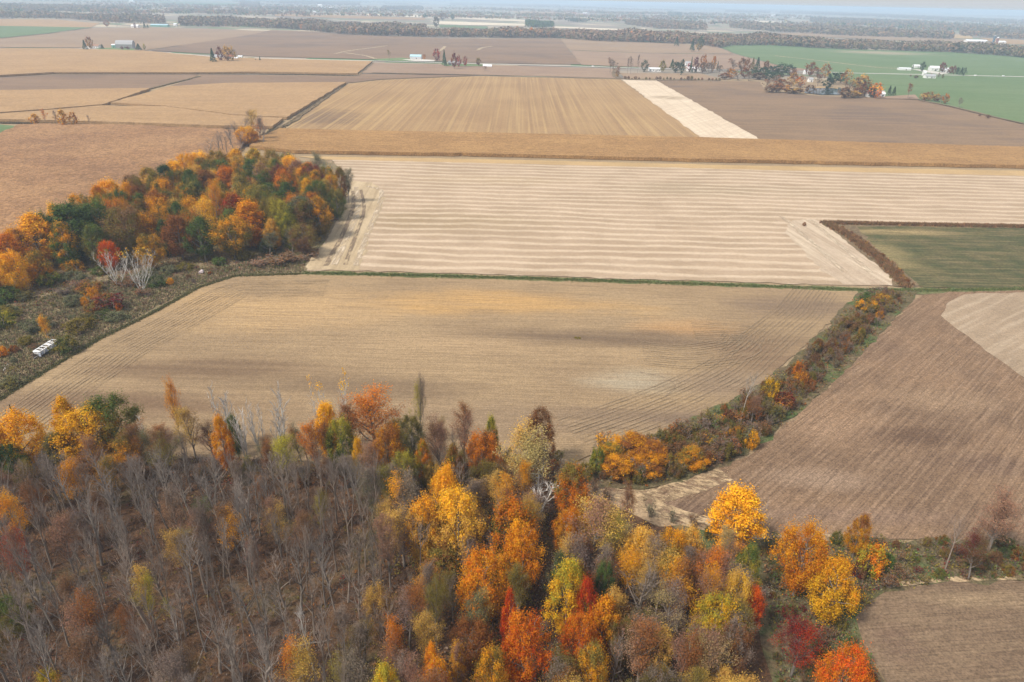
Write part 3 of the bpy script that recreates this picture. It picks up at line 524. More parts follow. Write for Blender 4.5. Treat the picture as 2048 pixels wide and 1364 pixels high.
def scatter(poly, gap, maxn, seed, taken=(), tgap=None):
    """random spots in a ground polygon, at least gap apart (and tgap from the taken ones)"""
    r = np.random.default_rng(seed); lo, hi = poly.min(0), poly.max(0); out = []; T = np.array(taken).reshape(-1, 2); tries = 0
    while len(out) < maxn and tries < 30000:
        tries += 1; p = lo+(hi-lo)*r.random(2)
        if not in_poly(p[None], poly)[0]: continue
        if out and np.min(np.hypot(*(np.array(out)-p).T)) < gap: continue
        if len(T) and np.min(np.hypot(*(T-p).T)) < (tgap or gap): continue
        out.append(p)
    return out
def pick(w): ks = list(w); return rnd.choices(ks, [w[k] for k in ks])[0]
# ------------------------------------------------------------------ the dense autumn wood beside the striped stubble
taken = []
W1 = 'in the dense wood by the striped stubble'
def T1(kind, x, y, wpx, h, c1, c2=None, label=None, **k):
    e = top_plant(kind, x, y, wpx, h, c1, k.pop('place', W1), c2=c2, label=label, **k); taken.append((e.location.x, e.location.y)); return e
for a in [('full', 58, 428, 96, 19, 'Y', 'YO', 'tall amber tree left of the big dark green pair'), ('full', 8, 470, 70, 17, 'RU', 'O', 'rust tree behind the low amber trees at the meadow'), ('full', 14, 505, 62, 14, 'Y', 'YO', 'low amber tree at the meadow edge'), ('full', 60, 505, 60, 11, 'YO', 'OL', 'olive amber tree under the tall amber tree'), ('full', -25, 500, 60, 15, 'YO', 'Y'),
    ('full', 128, 408, 92, 21, 'DG', 'G', 'broad dark green tree next to the tall amber tree'), ('full', 182, 404, 78, 20, 'DG', 'G', 'dark green tree between olive and dark green crowns'), ('full', 245, 415, 100, 19, 'OL', 'BR', 'broad olive tree above the bare white trees'),
    ('full', 348, 432, 74, 17, 'RU', 'RU', 'round rust brown tree beside the white stemmed trees'), ('thin', 408, 412, 66, 19, 'TN', 'Y', 'tan gold thin crowned tree with bare trunk at the wood front'), ('full', 457, 436, 84, 16, 'OL', 'YO', 'olive and amber tree at the wood front'),
    ('full', 212, 482, 40, 11, 'RO', 'RO', 'small bright red orange tree at the foot of the wood'), ('full', 292, 470, 60, 13, 'YO', 'OL', 'low amber tree behind the white stemmed trees'), ('full', 462, 388, 62, 19, 'R', 'RU', 'scarlet tree in the middle of the dense wood'), ('full', 492, 402, 66, 19, 'O', 'YO', 'bright orange tree right of the scarlet one'),
    ('full', 408, 392, 40, 20, 'Y', 'YO'), ('full', 306, 382, 62, 19, 'O', 'RU'), ('full', 216, 362, 70, 18, 'Y', 'YO'), ('full', 192, 372, 50, 18, 'Y', 'O'), ('full', 250, 366, 50, 18, 'YO'), ('full', 100, 408, 36, 17, 'Y'), ('full', 368, 308, 50, 18, 'Y', 'YO'), ('full', 395, 304, 48, 18, 'Y'),
    ('full', 430, 301, 54, 18, 'Y', 'OL'), ('full', 468, 298, 52, 18, 'YO', 'Y'), ('full', 505, 297, 54, 18, 'Y', 'OL'), ('full', 540, 300, 48, 18, 'TN', 'OL'), ('full', 575, 312, 46, 18, 'YO', 'Y'), ('full', 345, 322, 46, 18, 'YO', 'Y'), ('full', 325, 330, 46, 18, 'DG'), ('full', 290, 336, 50, 17, 'YO', 'OL'), ('full', 262, 350, 50, 17, 'OL', 'BR'),
    ('full', 418, 320, 48, 18, 'G', 'OL'), ('full', 500, 318, 46, 18, 'G'), ('full', 520, 325, 56, 18, 'TN', 'PK'), ('full', 445, 335, 60, 19, 'RU', 'O'), ('full', 408, 340, 50, 19, 'BR', 'RU'), ('full', 557, 328, 38, 18, 'DR', 'BR', 'dark crimson tree near the far end of the dense wood'), ('full', 622, 330, 56, 18, 'BR', 'DR'), ('full', 590, 322, 46, 18, 'RU', 'PK'),
    ('full', 611, 358, 38, 18, 'YO', 'Y', 'bright amber tree standing above the right side of the dense wood'), ('full', 622, 385, 46, 16, 'O', 'RU'), ('full', 636, 400, 40, 14, 'YO', 'OL'), ('white', 655, 316, 40, 17, 'GG', 'GG', 'pale grey stemmed tree at the wood corner by the stubble'), ('thin', 636, 312, 34, 17, 'GG'), ('full', 678, 335, 36, 17, 'RU', 'OL'), ('thin', 692, 345, 30, 15, 'GG', None, 'grey green drooping tree at the wood tip by the stubble'),
    ('full', 670, 378, 40, 14, 'G', 'OL'), ('full', 600, 395, 80, 17, 'G', 'GG', 'broad green tree at the wood front by the headland'), ('full', 555, 400, 60, 18, 'OL', 'YG'), ('full', 520, 372, 80, 18, 'G', 'OL'), ('full', 480, 355, 60, 18, 'OL'), ('full', 570, 365, 60, 18, 'DG', 'G'), ('full', 350, 405, 56, 18, 'DG', 'G'), ('full', 325, 440, 40, 14, 'DG', 'G'),
    ('full', 385, 365, 50, 18, 'DG', 'OL'), ('full', 430, 372, 50, 18, 'YG', 'TN'), ('thin', 420, 370, 40, 20, 'O', 'YO'), ('full', 275, 398, 56, 18, 'OL', 'RU'), ('full', 270, 372, 50, 18, 'RU'), ('full', 540, 438, 36, 13, 'YO', 'TN'), ('full', 600, 450, 60, 12, 'BR', 'OL'), ('thin', 580, 462, 44, 9, 'GG'), ('thin', 535, 472, 44, 8, 'GG'), ('full', 565, 420, 50, 15, 'G', 'YG'), ('full', 160, 425, 60, 16, 'G', 'DG')]:
    T1(*a[:6], c2=a[6] if len(a) > 6 else None, label=a[7] if len(a) > 7 else None)
poly = np.array([g(x, y, 17) for x, y in [(55, 425), (180, 378), (300, 334), (400, 312), (560, 306), (640, 326), (684, 345)]]+[g(x, y) for x, y in [(684, 412), (640, 490), (598, 515), (500, 518), (400, 524), (300, 520), (180, 540), (100, 545), (0, 588), (-90, 630)]])
for p in scatter(poly, 7.0, 80, 5, taken+[tuple(g(x, y)) for x, y in [(120, 530), (150, 525), (185, 520), (140, 510), (175, 505), (240, 510), (345, 522), (60, 560)]], 5.6):
    c = pick(dict(G=26, OL=22, RU=9, O=7, YO=13, BR=5, DG=9, YG=8, TN=6, Y=6)); taken.append(p)
    plant('full', p[0], p[1], rnd.uniform(15, 18), rnd.uniform(9, 12), c, W1, pick(dict(G=3, OL=3, RU=1, O=1, YO=2, TN=1)))
# white stemmed pair in front of the wood and shrubs of the meadow
base_plant('white', 238, 572, 62, 13, 'YG', '', label='white stemmed tree with greenish tips left of the yellow tipped one', c2='GG', var=1)
base_plant('white', 283, 580, 100, 13.5, 'Y', '', label='spreading white stemmed tree with yellow top leaves before the wood', var=0)
S = 'in the rough meadow'
for a in [('bush', 100, 570, 50, 4, 'G', 'YG', 'round green bush below the tall amber tree'), ('bush', 20, 600, 70, 4, 'G'), ('bush', 20, 632, 60, 3, 'GG', 'OL'), ('bush', 75, 660, 60, 3.2, 'GG', None, 'grey green bush above the white trailer'), ('thin', 102, 694, 32, 9, 'Y', 'YO', 'slim yellow leaved tree behind the white trailer'), ('bush', 135, 705, 56, 4.2, 'G', 'OL', 'green bush right of the white trailer'),
    ('bush', 160, 660, 70, 3, 'OL'), ('bush', 175, 640, 36, 2, 'GG', 'OL'), ('bush', 210, 637, 40, 2.4, 'GG', 'G'), ('bush', 215, 615, 60, 4, 'OL', 'RU'), ('twiggy', 228, 618, 60, 4.4, 'DR', None, 'dark purple twiggy shrub in the middle meadow'), ('bush', 188, 597, 28, 3.4, 'YO', None, 'small amber bush in the middle meadow'), ('bush', 150, 610, 50, 3, 'GG'), ('bush', 180, 585, 60, 3, 'OL', 'RU'),
    ('twiggy', 160, 575, 40, 3.2, 'PK'), ('bush', 150, 560, 60, 2.6, 'GG'), ('bush', 200, 548, 44, 2.2, 'OL', 'G'), ('twiggy', 258, 575, 50, 2.6, 'BR'), ('twiggy', 285, 590, 34, 2, 'BR'), ('bush', 315, 572, 50, 3.2, 'G', 'GG'), ('bush', 300, 558, 50, 3.2, 'GG'), ('bush', 342, 570, 18, 2.2, 'YO', None, 'tiny amber bush near the pale boulder'), ('bush', 150, 545, 44, 4, 'YO', 'OL'), ('bush', 8, 712, 26, 2.6, 'O', 'YO', 'small orange bush left of the white trailer'),
    ('bush', 22, 772, 50, 2, 'OL', 'GG'), ('bush', 5, 655, 60, 4.4, 'G', 'YG'), ('bush', 55, 690, 36, 2.2, 'OL'), ('bush', 30, 705, 24, 2, 'RU'), ('bush', 235, 640, 50, 2.4, 'GG'), ('bush', 185, 625, 40, 2.6, 'RU', 'OL'), ('bush', 172, 612, 20, 2.8, 'YO'), ('bush', 240, 622, 18, 2.4, 'O'), ('twiggy', 590, 520, 70, 3, 'BR'), ('twiggy', 560, 528, 60, 3, 'BR'), ('twiggy', 520, 532, 50, 2.4, 'PK'),
    ('twiggy', 625, 515, 40, 2.6, 'BR'), ('bush', 440, 530, 40, 2.4, 'G'), ('bush', 535, 505, 44, 4.5, 'GG', 'G'), ('bush', 590, 500, 36, 5, 'YG', 'G'), ('bush', 490, 520, 40, 3, 'OL'), ('bush', 370, 540, 40, 2.2, 'OL'), ('bush', 340, 545, 44, 2.2, 'GG'), ('twiggy', 130, 590, 36, 3, 'GY'), ('bush', 50, 600, 46, 2.4, 'OL', 'GG'), ('bush', -10, 625, 60, 4, 'G', 'DG')]:
    base_plant(*a[:6], S, c2=a[6] if len(a) > 6 else None, label=a[7] if len(a) > 7 else None)
mp = gp([(0, 760), (120, 690), (330, 590), (480, 540), (180, 560), (0, 640)])
for p in scatter(mp, 4.5, 38, 77): plant(pick(dict(bush=3, twiggy=2)), p[0], p[1], rnd.uniform(.6, 1.4), rnd.uniform(1.6, 3.4), pick(dict(OL=4, GG=4, BR=4, GY=3, RU=1)), 'low '+S)

# ------------------------------------------------------------------ wood edge along the big bare field, bare wood, golden wood
E1 = 'at the wood edge by the big bare field'; W2 = 'in the bare grey wood'; W3 = 'in the golden wood below the field corner'
taken = []
for a in [('full', 22, 826, 92, 15, 'Y', 'YO', 'big golden tree left of the twin golden crowns'), ('full', -30, 850, 70, 14, 'Y'), ('full', 118, 794, 62, 14, 'Y', 'YO', 'golden tree behind the broad golden crown'), ('full', 158, 820, 108, 14, 'YO', 'Y', 'broad golden tree beside the dark olive tree'), ('full', 205, 794, 106, 15, 'OL', 'G', 'dark olive oak like tree behind the golden crowns'), ('full', 8, 890, 60, 11, 'G', 'DG', 'green tree under the big golden tree'),
    ('spruce', 18, 808, 20, 8, 'DG', None, 'small dark conifer behind the big golden tree'), ('whitebare', 281, 824, 36, 13, 'GY', None, 'small white bare tree leaning at the field edge'), ('thin', 335, 772, 34, 16, 'YO', 'O', 'slim tall tree with orange leaves at the field edge'), ('thin', 370, 822, 60, 13, 'TN', 'BR'), ('thin', 325, 870, 60, 12, 'OL', 'BR'), ('full', 436, 832, 44, 14, 'O', 'YO', 'narrow orange tree beside the white bare trees'),
    ('whitebare', 438, 778, 58, 16, 'GY'), ('whitebare', 474, 815, 50, 14, 'GY'), ('whitebare', 508, 802, 44, 15, 'GY'), ('whitebare', 545, 782, 74, 17, 'GY'), ('full', 462, 832, 30, 11, 'G', None, 'small green tree behind the white bare trees'), ('thin', 562, 878, 70, 11, 'YG', 'OL', 'yellow green thin tree below the white bare trees'), ('full', 492, 915, 36, 8, 'GG', 'OL'), ('white', 622, 765, 50, 17, 'Y'), ('white', 662, 752, 64, 18, 'Y'),
    ('full', 645, 808, 58, 14, 'YO', 'Y', 'amber tree below the yellow tipped white trees'), ('full', 676, 838, 58, 14, 'G', 'YG', 'green tree with yellow sides at the wood edge'), ('full', 712, 878, 30, 11, 'Y', None, 'narrow golden tree right of the green one'), ('thin', 622, 852, 58, 13, 'RU', 'O'), ('thin', 745, 800, 104, 15, 'RU', 'O', 'broad rust tree at the field edge'), ('thin', 700, 815, 50, 13, 'RU'), ('full', 776, 850, 70, 15, 'YO', 'RU', 'amber brown tree below the broad rust tree'),
    ('full', 820, 832, 56, 12, 'GG', 'OL'), ('thin', 838, 766, 44, 17, 'YG', 'GY', 'slim nearly bare tree with yellow green top'), ('thin', 926, 824, 76, 15, 'PK', 'RU', 'pinkish thin tree at the field edge'), ('thin', 880, 850, 60, 13, 'PK', 'BR'), ('full', 982, 834, 38, 14, 'G', 'YG', 'small green tree between pink and rust crowns'), ('full', 962, 868, 70, 14, 'RU', 'O'), ('full', 1080, 820, 76, 15, 'RU', 'BR', 'round rust oak like tree standing alone at the field corner'),
    ('thin', 1060, 884, 112, 16, 'CR', 'TN', 'pale cream tree with white branches at the field corner'), ('full', 905, 890, 50, 13, 'OL', 'RU'), ('full', 845, 880, 40, 12, 'YG', 'O'), ('full', 805, 905, 60, 12, 'GG', 'YG'), ('whitebare', 1075, 960, 100, 10, 'GY', None, 'fallen looking white bare tree at the dark ditch'), ('thin', 740, 950, 60, 12, 'GG', 'GY'), ('full', 100, 870, 70, 10, 'GG', 'OL', 'grey olive tree below the golden crowns'),
    ('thin', 250, 880, 60, 10, 'YO', 'OL'), ('thin', 210, 930, 60, 10, 'YO', 'OL'), ('thin', 255, 860, 60, 11, 'RU', 'BR'), ('thin', 180, 880, 50, 11, 'PK', 'RU'), ('thin', 60, 930, 60, 11, 'PK', 'OL'), ('thin', 130, 930, 70, 12, 'YO', 'PK'), ('full', 275, 870, 30, 7, 'GG')]:
    T1(*a[:6], c2=a[6] if len(a) > 6 else None, label=a[7] if len(a) > 7 else None, place=E1)
for a in [('full', 893, 932, 66, 18, 'Y', 'YO', 'tall golden spire tree in the golden wood'), ('full', 915, 985, 104, 17, 'TN', 'Y', 'broad tan gold tree below the golden spire'), ('full', 845, 1000, 80, 15, 'TN', 'YO'), ('thin', 770, 1045, 84, 15, 'PK', None, 'pinkish tan tree at the left of the golden wood'), ('full', 1020, 1000, 100, 16, 'OL', 'O', 'olive orange tree below the cream tree'), ('full', 1042, 1050, 88, 16, 'O', 'YO', 'large orange tree left of the dark ditch'), ('full', 965, 1108, 110, 15, 'YO', 'O'),
    ('full', 1150, 932, 74, 13, 'O', 'OL', 'orange tree right of the dark ditch head'), ('full', 1140, 1018, 60, 12, 'YO', 'O'), ('thin', 1185, 1015, 130, 14, 'TN', 'PK', 'broad thin tan tree right of the dark ditch'), ('thin', 1265, 982, 40, 11, 'RU', 'PK', 'slim rust tree at the sandy track'), ('thin', 1240, 1038, 70, 12, 'CR', 'YG', 'pale yellow green thin tree near the sandy track'), ('full', 1288, 1058, 84, 12, 'Y', 'TN', 'low golden tree near the sandy track'), ('full', 1350, 1060, 66, 12, 'OL', 'YO'),
    ('full', 1388, 1060, 62, 12, 'YO', 'TN'), ('full', 1122, 1105, 52, 13, 'GG', 'G', 'grey green tree beside the bright yellow tree'), ('full', 1142, 1122, 96, 17, 'Y', 'YG', 'bright yellow tree right of the dark ditch'), ('full', 1175, 1158, 54, 15, 'RO', 'R', 'red orange tree against the bright yellow one'), ('full', 1212, 1195, 72, 13, 'O', 'YO', 'orange tree right of the red orange one'), ('full', 1212, 1125, 44, 12, 'DG', 'G', 'dark green tree behind the bright yellow tree'),
    ('bare', 1280, 1145, 120, 13, 'GY', None, 'grey bare tree in the middle of the golden wood'), ('full', 1345, 1105, 100, 12, 'OL', 'TN'), ('thin', 1425, 1108, 76, 13, 'PK', 'O', 'pinkish orange tree near the yellow green one'), ('full', 1478, 1148, 74, 13, 'Y', 'TN', 'golden tree beside the scarlet one'), ('full', 1438, 1200, 108, 12, 'Y', 'YG', 'broad golden tree left of the scarlet one'), ('full', 1512, 1175, 46, 11, 'R', 'RO', 'narrow scarlet tree beside the golden pair'),
    ('full', 1506, 1090, 58, 12, 'YG', 'G', 'yellow green tree above the scarlet one'), ('thin', 1470, 1072, 54, 11, 'PK', 'CR'), ('full', 1050, 1234, 106, 16, 'RO', 'O', 'large red orange tree left of the dark ditch'), ('full', 1020, 1178, 40, 15, 'R', 'RO', 'small scarlet crown behind the large red orange tree'), ('full', 1165, 1232, 80, 13, 'RO', 'O', 'red orange lower tree with pale stems before it'), ('full', 868, 1322, 72, 14, 'RO', 'YO', 'orange tree with amber top among grey brown crowns'),
    ('full', 768, 1332, 74, 13, 'Y', 'YG', 'yellow tree among grey brown crowns'), ('full', 862, 1286, 44, 13, 'YO', 'O'), ('full', 915, 1285, 40, 13, 'YO', 'PK'), ('full', 980, 1308, 80, 13, 'OL', 'YO'), ('thin', 790, 1270, 70, 14, 'PK', 'O'), ('thin', 600, 1310, 84, 11, 'TN', 'O', 'low tan orange tree in the bare wood'), ('thin', 1430, 1270, 100, 12, 'CR', 'PK'), ('thin', 1380, 1280, 110, 12, 'PK', 'RU'), ('thin', 1290, 1270, 110, 12, 'PK', 'RU'), ('full', 1190, 1290, 80, 12, 'YO', 'OL'), ('thin', 1350, 1190, 90, 12, 'GY', 'CR')]:
    T1(*a[:6], c2=a[6] if len(a) > 6 else None, label=a[7] if len(a) > 7 else None, place=W3)
# lone trees on the right bank
B1 = 'on the bank between the tilled fields'
for a in [('full', 1486, 982, 104, 14, 'YO', 'Y', 'round amber tree standing alone by the tilled field'), ('full', 1624, 1056, 106, 15, 'O', 'YO', 'large orange tree on the bank behind the yellow one'), ('full', 1682, 1126, 96, 13, 'Y', 'YO', 'large yellow tree in front of the orange one on the bank'), ('full', 1732, 1030, 46, 10, 'YO', 'RU', 'small amber brown tree behind the large orange one'), ('bush', 1755, 1098, 66, 6, 'YG', 'O', 'yellow green bush right of the large orange tree'),
    ('thin', 1612, 1250, 92, 11, 'DR', 'R', 'dark crimson tree among the weeds'), ('full', 1706, 1307, 106, 14, 'O', 'RO', 'bright orange tree below the dark crimson one'), ('thin', 2020, 1002, 84, 12, 'PK', 'PK', 'pinkish tree at the end of the bank'), ('bare', 1925, 1055, 60, 10, 'GY', None, 'small grey bare tree on the bank'), ('thin', 1970, 1080, 60, 9, 'BR', 'DR', 'brown thin tree beside the pinkish one')]:
    T1(*a[:6], c2=a[6] if len(a) > 6 else None, label=a[7] if len(a) > 7 else None, place=B1)
ditch = np.array([g(1112, 1020), g(1098, 1150), g(1082, 1330), g(1070, 1500)])
def near_ditch(p): 
    return min(np.linalg.norm(p-(ditch[i]+(ditch[i+1]-ditch[i])*f)) for i in range(3) for f in np.linspace(0, 1, 12)) < 3.2
left = gp([(-60, 950), (120, 960), (400, 965), (600, 970), (760, 985), (765, 1100), (735, 1300), (690, 1560), (-260, 1560), (-160, 1200)])
spec = [('thin', 155, 1205, 110, 14, 'PK', 'RU', 'pinkish rust thin tree in the bare grey wood'), ('thin', 18, 1000, 60, 13, 'YO', 'O', 'orange crown at the side of the bare grey wood'), ('thin', 15, 1075, 50, 14, 'R', 'PK', 'faded scarlet tree in the bare grey wood'), ('thin', 280, 1150, 70, 13, 'YG', 'TN', 'thin yellowish tree in the middle of the bare grey wood'), ('full', 12, 1195, 60, 8, 'OL', 'G', 'low olive tree in the bare grey wood'),
    ('full', 90, 1345, 60, 8, 'YO', 'YG', 'low amber tree at the foot of the bare grey wood'), ('thin', 250, 1225, 60, 12, 'PK', 'RU'), ('thin', 400, 1012, 50, 8, 'G', None, 'small green sapling in the bare grey wood'), ('thin', 545, 1010, 70, 12, 'TN', 'PK'), ('bare', 434, 1050, 40, 16, 'GY', None, 'slender tall bare tree near the green sapling'), ('bare', 240, 1060, 36, 15, 'GY', None, 'slender tall bare tree near the yellowish thin tree'), ('thin', 640, 990, 50, 9, 'YG', 'OL'), ('thin', 460, 1020, 60, 12, 'YO', 'BR')]
for a in spec: T1(*a[:6], c2=a[6] if len(a) > 6 else None, label=a[7] if len(a) > 7 else None, place=W2)
def top_y(p, h): return proj([[p[0], p[1], h]])[1][0]
def fit_h(p, h, ymin):
    while h > 4 and top_y(p, h) < ymin: h -= .5
    return h
for p in scatter(left, 3.3, 285, 11, taken, 2.4):
    if rnd.random() < .86:
        h = fit_h(p, rnd.uniform(10.5, 16), 905+rnd.uniform(0, 30)); w = min(rnd.uniform(3.6, 7.0), h*.5); bk = pick(dict(mauve=4, grey=5, white=.15))
        lab = f"{dict(mauve='warm grey', grey='dull grey', white='pale barked')[bk]} {'tall' if h > 14 else 'short' if h < 12 else 'middling'} bare tree {'with a wide fan crown' if w > 5.2 else 'with a narrow upright crown' if w < 4.2 else ''} {W2}".replace('  ', ' ')
        plant('bare', p[0], p[1], h, w, 'GY', W2, bark=bk, label=lab, group=lab.replace('tree', 'trees'))
    else: plant('thin', p[0], p[1], fit_h(p, rnd.uniform(7, 13), 920), rnd.uniform(4, 6.5), pick(dict(BR=3, PK=4, OL=3, RU=2, GY=4, TN=1)), W2, pick(dict(BR=2, GY=3, OL=1)), bark='mauve')
right = gp([(770, 985), (950, 975), (1110, 1000), (1150, 1085), (1250, 1145), (1350, 1175), (1440, 1195), (1490, 1240), (1470, 1300), (1480, 1560), (690, 1560), (735, 1300), (765, 1100)])
for p in scatter(right, 3.9, 190, 13, taken, 3.2):
    if near_ditch(p): continue
    k = pick(dict(thin=7, full=3, bare=1.6)); c = pick(dict(TN=4, PK=4, OL=4, RU=3, YO=3, GY=3, BR=2, O=1, GG=1))
    if p[0] < g(850, 1200)[0]: k = pick(dict(thin=6, full=1, bare=3)); c = pick(dict(PK=4, OL=3, BR=3, GY=4, RU=2, TN=2, GG=2))
    px_ = proj([[p[0], p[1], 0]])[0][0]; plant(k, p[0], p[1], fit_h(p, rnd.uniform(8.5, 13.5), 1045 if 1130 < px_ < 1500 else 930), rnd.uniform(4.5, 7.5) if k != 'bare' else 5, c if k != 'bare' else 'GY', W3, pick(dict(TN=2, OL=2, RU=2, YO=1, GY=2)))
edge = gp([(0, 905), (300, 912), (600, 920), (900, 926), (1110, 930), (1110, 985), (950, 975), (760, 985), (600, 970), (400, 965), (120, 960), (0, 950)])
for p in scatter(edge, 4.0, 85, 17, taken, 3.0):
    k = pick(dict(thin=5, bare=3, twiggy=3, bush=1)); h = fit_h(p, rnd.uniform(7, 11.5), 905 if proj([[p[0], p[1], 0]])[0][0] < 270 else 850) if k in ('thin', 'bare') else rnd.uniform(2.5, 4.5)
    plant(k, p[0], p[1], h, h*rnd.uniform(.45, .6) if h > 5 else h*1.2, 'GY' if k == 'bare' else pick(dict(BR=4, RU=3, PK=3, OL=3, GG=2, O=1, YO=1)), E1, pick(dict(BR=2, OL=2, RU=2)))

# ------------------------------------------------------------------ hedgerow, banks
HG = 'in the diagonal hedgerow'
cl = gp([(1222, 938), (1340, 922), (1445, 880), (1528, 822), (1608, 755), (1678, 690), (1732, 640), (1790, 592)]); wl = [14, 15, 14, 10, 8.5, 8, 7.5, 6]
for a in [('full', 1270, 868, 76, 6.5, 'YO', 'RU', 'broad amber thicket at the hedgerow end'), ('full', 1225, 888, 50, 5.5, 'YO', 'OL', 'low amber thicket beside the sandy track'), ('full', 1305, 885, 80, 6, 'YO', 'RU'), ('full', 1240, 915, 64, 5, 'RU', 'YO'), ('full', 1298, 915, 70, 4.5, 'RU', 'YO'), ('bush', 1198, 900, 34, 5.5, 'YG', 'G', 'narrow green bush at the hedgerow end'), ('full', 1388, 895, 60, 5, 'YO', 'OL'),     ('bush', 1546, 763, 42, 6, 'Y', 'OL', 'round golden bush above the hedgerow'), ('bush', 1508, 868, 36, 4, 'Y', 'YO', 'small golden bush low on the hedgerow side'), ('thin', 1512, 800, 36, 6.5, 'RU', 'PK', 'rust bush right of the white bare tree'), ('bush', 1604, 748, 36, 4.5, 'YO', 'RU'), ('bush', 1600, 728, 26, 5, 'RU', 'O'), ('bush', 1570, 790, 60, 3.5, 'DR', 'RU', 'dark red bush in the hedgerow'), ('bush', 1765, 592, 46, 3.4, 'YO', 'OL', 'amber bush near the grass verge'), ('bush', 1735, 603, 46, 3.2, 'OL', 'YO'), ('bush', 1705, 637, 46, 3.4, 'OL', 'BR'), ('bush', 1738, 588, 40, 2.0, 'G', None, 'low green bush by the brush heap')]:
    T1(*a[:6], c2=a[6] if len(a) > 6 else None, label=a[7] if len(a) > 7 else None, place=HG)
T1('bare', 1497, 762, 70, 11, 'GY', label='white bare tree rising from the hedgerow', place=HG, bark='pale')
for i in range(len(cl)-1):
    L = np.linalg.norm(cl[i+1]-cl[i]); d = (cl[i+1]-cl[i])/L; nrm = np.array([-d[1], d[0]]); k = int(L*wl[i]/(6.0 if i < 3 else 4.6))
    for j in range(k):
        f = rnd.random(); p = cl[i]+d*L*f+nrm*rnd.uniform(-.5, .5)*(wl[i]+(wl[i+1]-wl[i])*f); kd = pick(dict(twiggy=6, bush=5)); far = i >= 3; h = rnd.uniform(1.5, 3.2) if far else rnd.uniform(2.0, 4.2)
        plant(kd, p[0], p[1], h, h*rnd.uniform(.9, 1.3), pick(dict(OL=5, RU=2.5, BR=6, DR=.4, YO=.7, GY=3, G=1, GG=1)), HG, pick(dict(RU=1, BR=3, OL=3, GY=1)))
lowhedge = gp([(1200, 912), (1330, 884), (1450, 850), (1505, 868), (1440, 928), (1350, 956), (1260, 970), (1205, 960)])
for p in scatter(lowhedge, 2.2, 60, 29): h = rnd.uniform(1.4, 3.2); plant(pick(dict(bush=5, twiggy=3)), p[0], p[1], h, h*rnd.uniform(1.1, 1.5), pick(dict(OL=5, BR=5, RU=2, YO=1.3, G=1.5)), 'at the broad foot of the hedgerow', pick(dict(OL=2, BR=2, RU=1, YO=.6)))
bank = gp([(1520, 1095), (1700, 1085), (2060, 1092), (2060, 1155), (1900, 1160), (1760, 1178), (1715, 1210), (1700, 1260), (1760, 1380), (1560, 1400), (1545, 1250)])
for p in scatter(bank, 2.6, 150, 23, taken, 2.2):
    h = rnd.uniform(.8, 3.0); plant(pick(dict(bush=5, twiggy=4)), p[0], p[1], h, h*rnd.uniform(1.1, 1.7), pick(dict(OL=4, G=3, GG=1, BR=5, DR=1.5, RU=1.5, YG=.4)), B1, pick(dict(G=2, BR=3, OL=2)))
for a in [(1385, 1058, 3), (1345, 1045, 2.5), (1300, 1035, 3), (1420, 1075, 2.5), (1215, 1000, 3), (1190, 985, 3.2), (1170, 960, 3.6)]:
    base_plant(pick(dict(bush=1, twiggy=1)), a[0], a[1], None, a[2], pick(dict(OL=1, GG=1, BR=1)), 'beside the sandy track')
# small things out in the fields
base_plant('bush', 1608, 452, None, 1.6, 'RU', '', label='single rust brown weed bush in the striped stubble')
base_plant('bush', 1155, 676, 15, .18, 'OL', '', label='low dark weed patch in the big bare field')
rw = gp([(1690, 455), (1740, 498), (1795, 545), (1815, 572)])
for i in range(46):
    f = rnd.random()*2.999; j = int(f); p = rw[j]+(rw[j+1]-rw[j])*(f-j)+np.array([rnd.uniform(-1.8, 1.8), 0]); plant('bush', p[0], p[1], rnd.uniform(.6, 1.2), rnd.uniform(1.3, 2.2), pick(dict(RU=3, BR=4)), 'along the rusty ditch', pick(dict(RU=2, TN=1, PK=1)))
# clump behind the dense wood, row of small trees, pond wood, fence line trees
BK = 'in the clump behind the dense wood'
for a in [('full', 490, 253, 44, 12, 'YO', 'Y', 'amber tree in the grey clump behind the dense wood'), ('full', 505, 262, 30, 9, 'O', 'YO', 'small orange tree in the grey clump behind the dense wood'), ('thin', 500, 225, 34, 17, 'TN', 'GY', 'tall thin tan tree behind the dense wood'), ('thin', 515, 240, 26, 14, 'O', 'GY')]+[('bare', x, y, 40, 13, 'GY') for x, y in [(470, 245), (455, 255), (440, 262), (462, 262), (480, 240), (430, 272), (448, 275), (415, 282), (475, 270), (508, 232), (520, 250)]]:
    T1(*a[:6], c2=a[6] if len(a) > 6 else None, label=a[7] if len(a) > 7 else None, place=BK)
RS = 'in the row along the corn edge'
for a in [('far', 66, 228, 20, 8, 'YO', 'Y'), ('farbare', 86, 221, 14, 11, 'O'), ('farbare', 107, 224, 12, 11, 'GY'), ('far', 120, 220, 22, 12, 'YO', 'TN'), ('far', 143, 225, 22, 10, 'YO', 'RU'), ('farbare', 176, 232, 8, 7, 'GY')]: T1(*a[:6], c2=a[6] if len(a) > 6 else None, place=RS)
PW = 'in the wood round the pond'
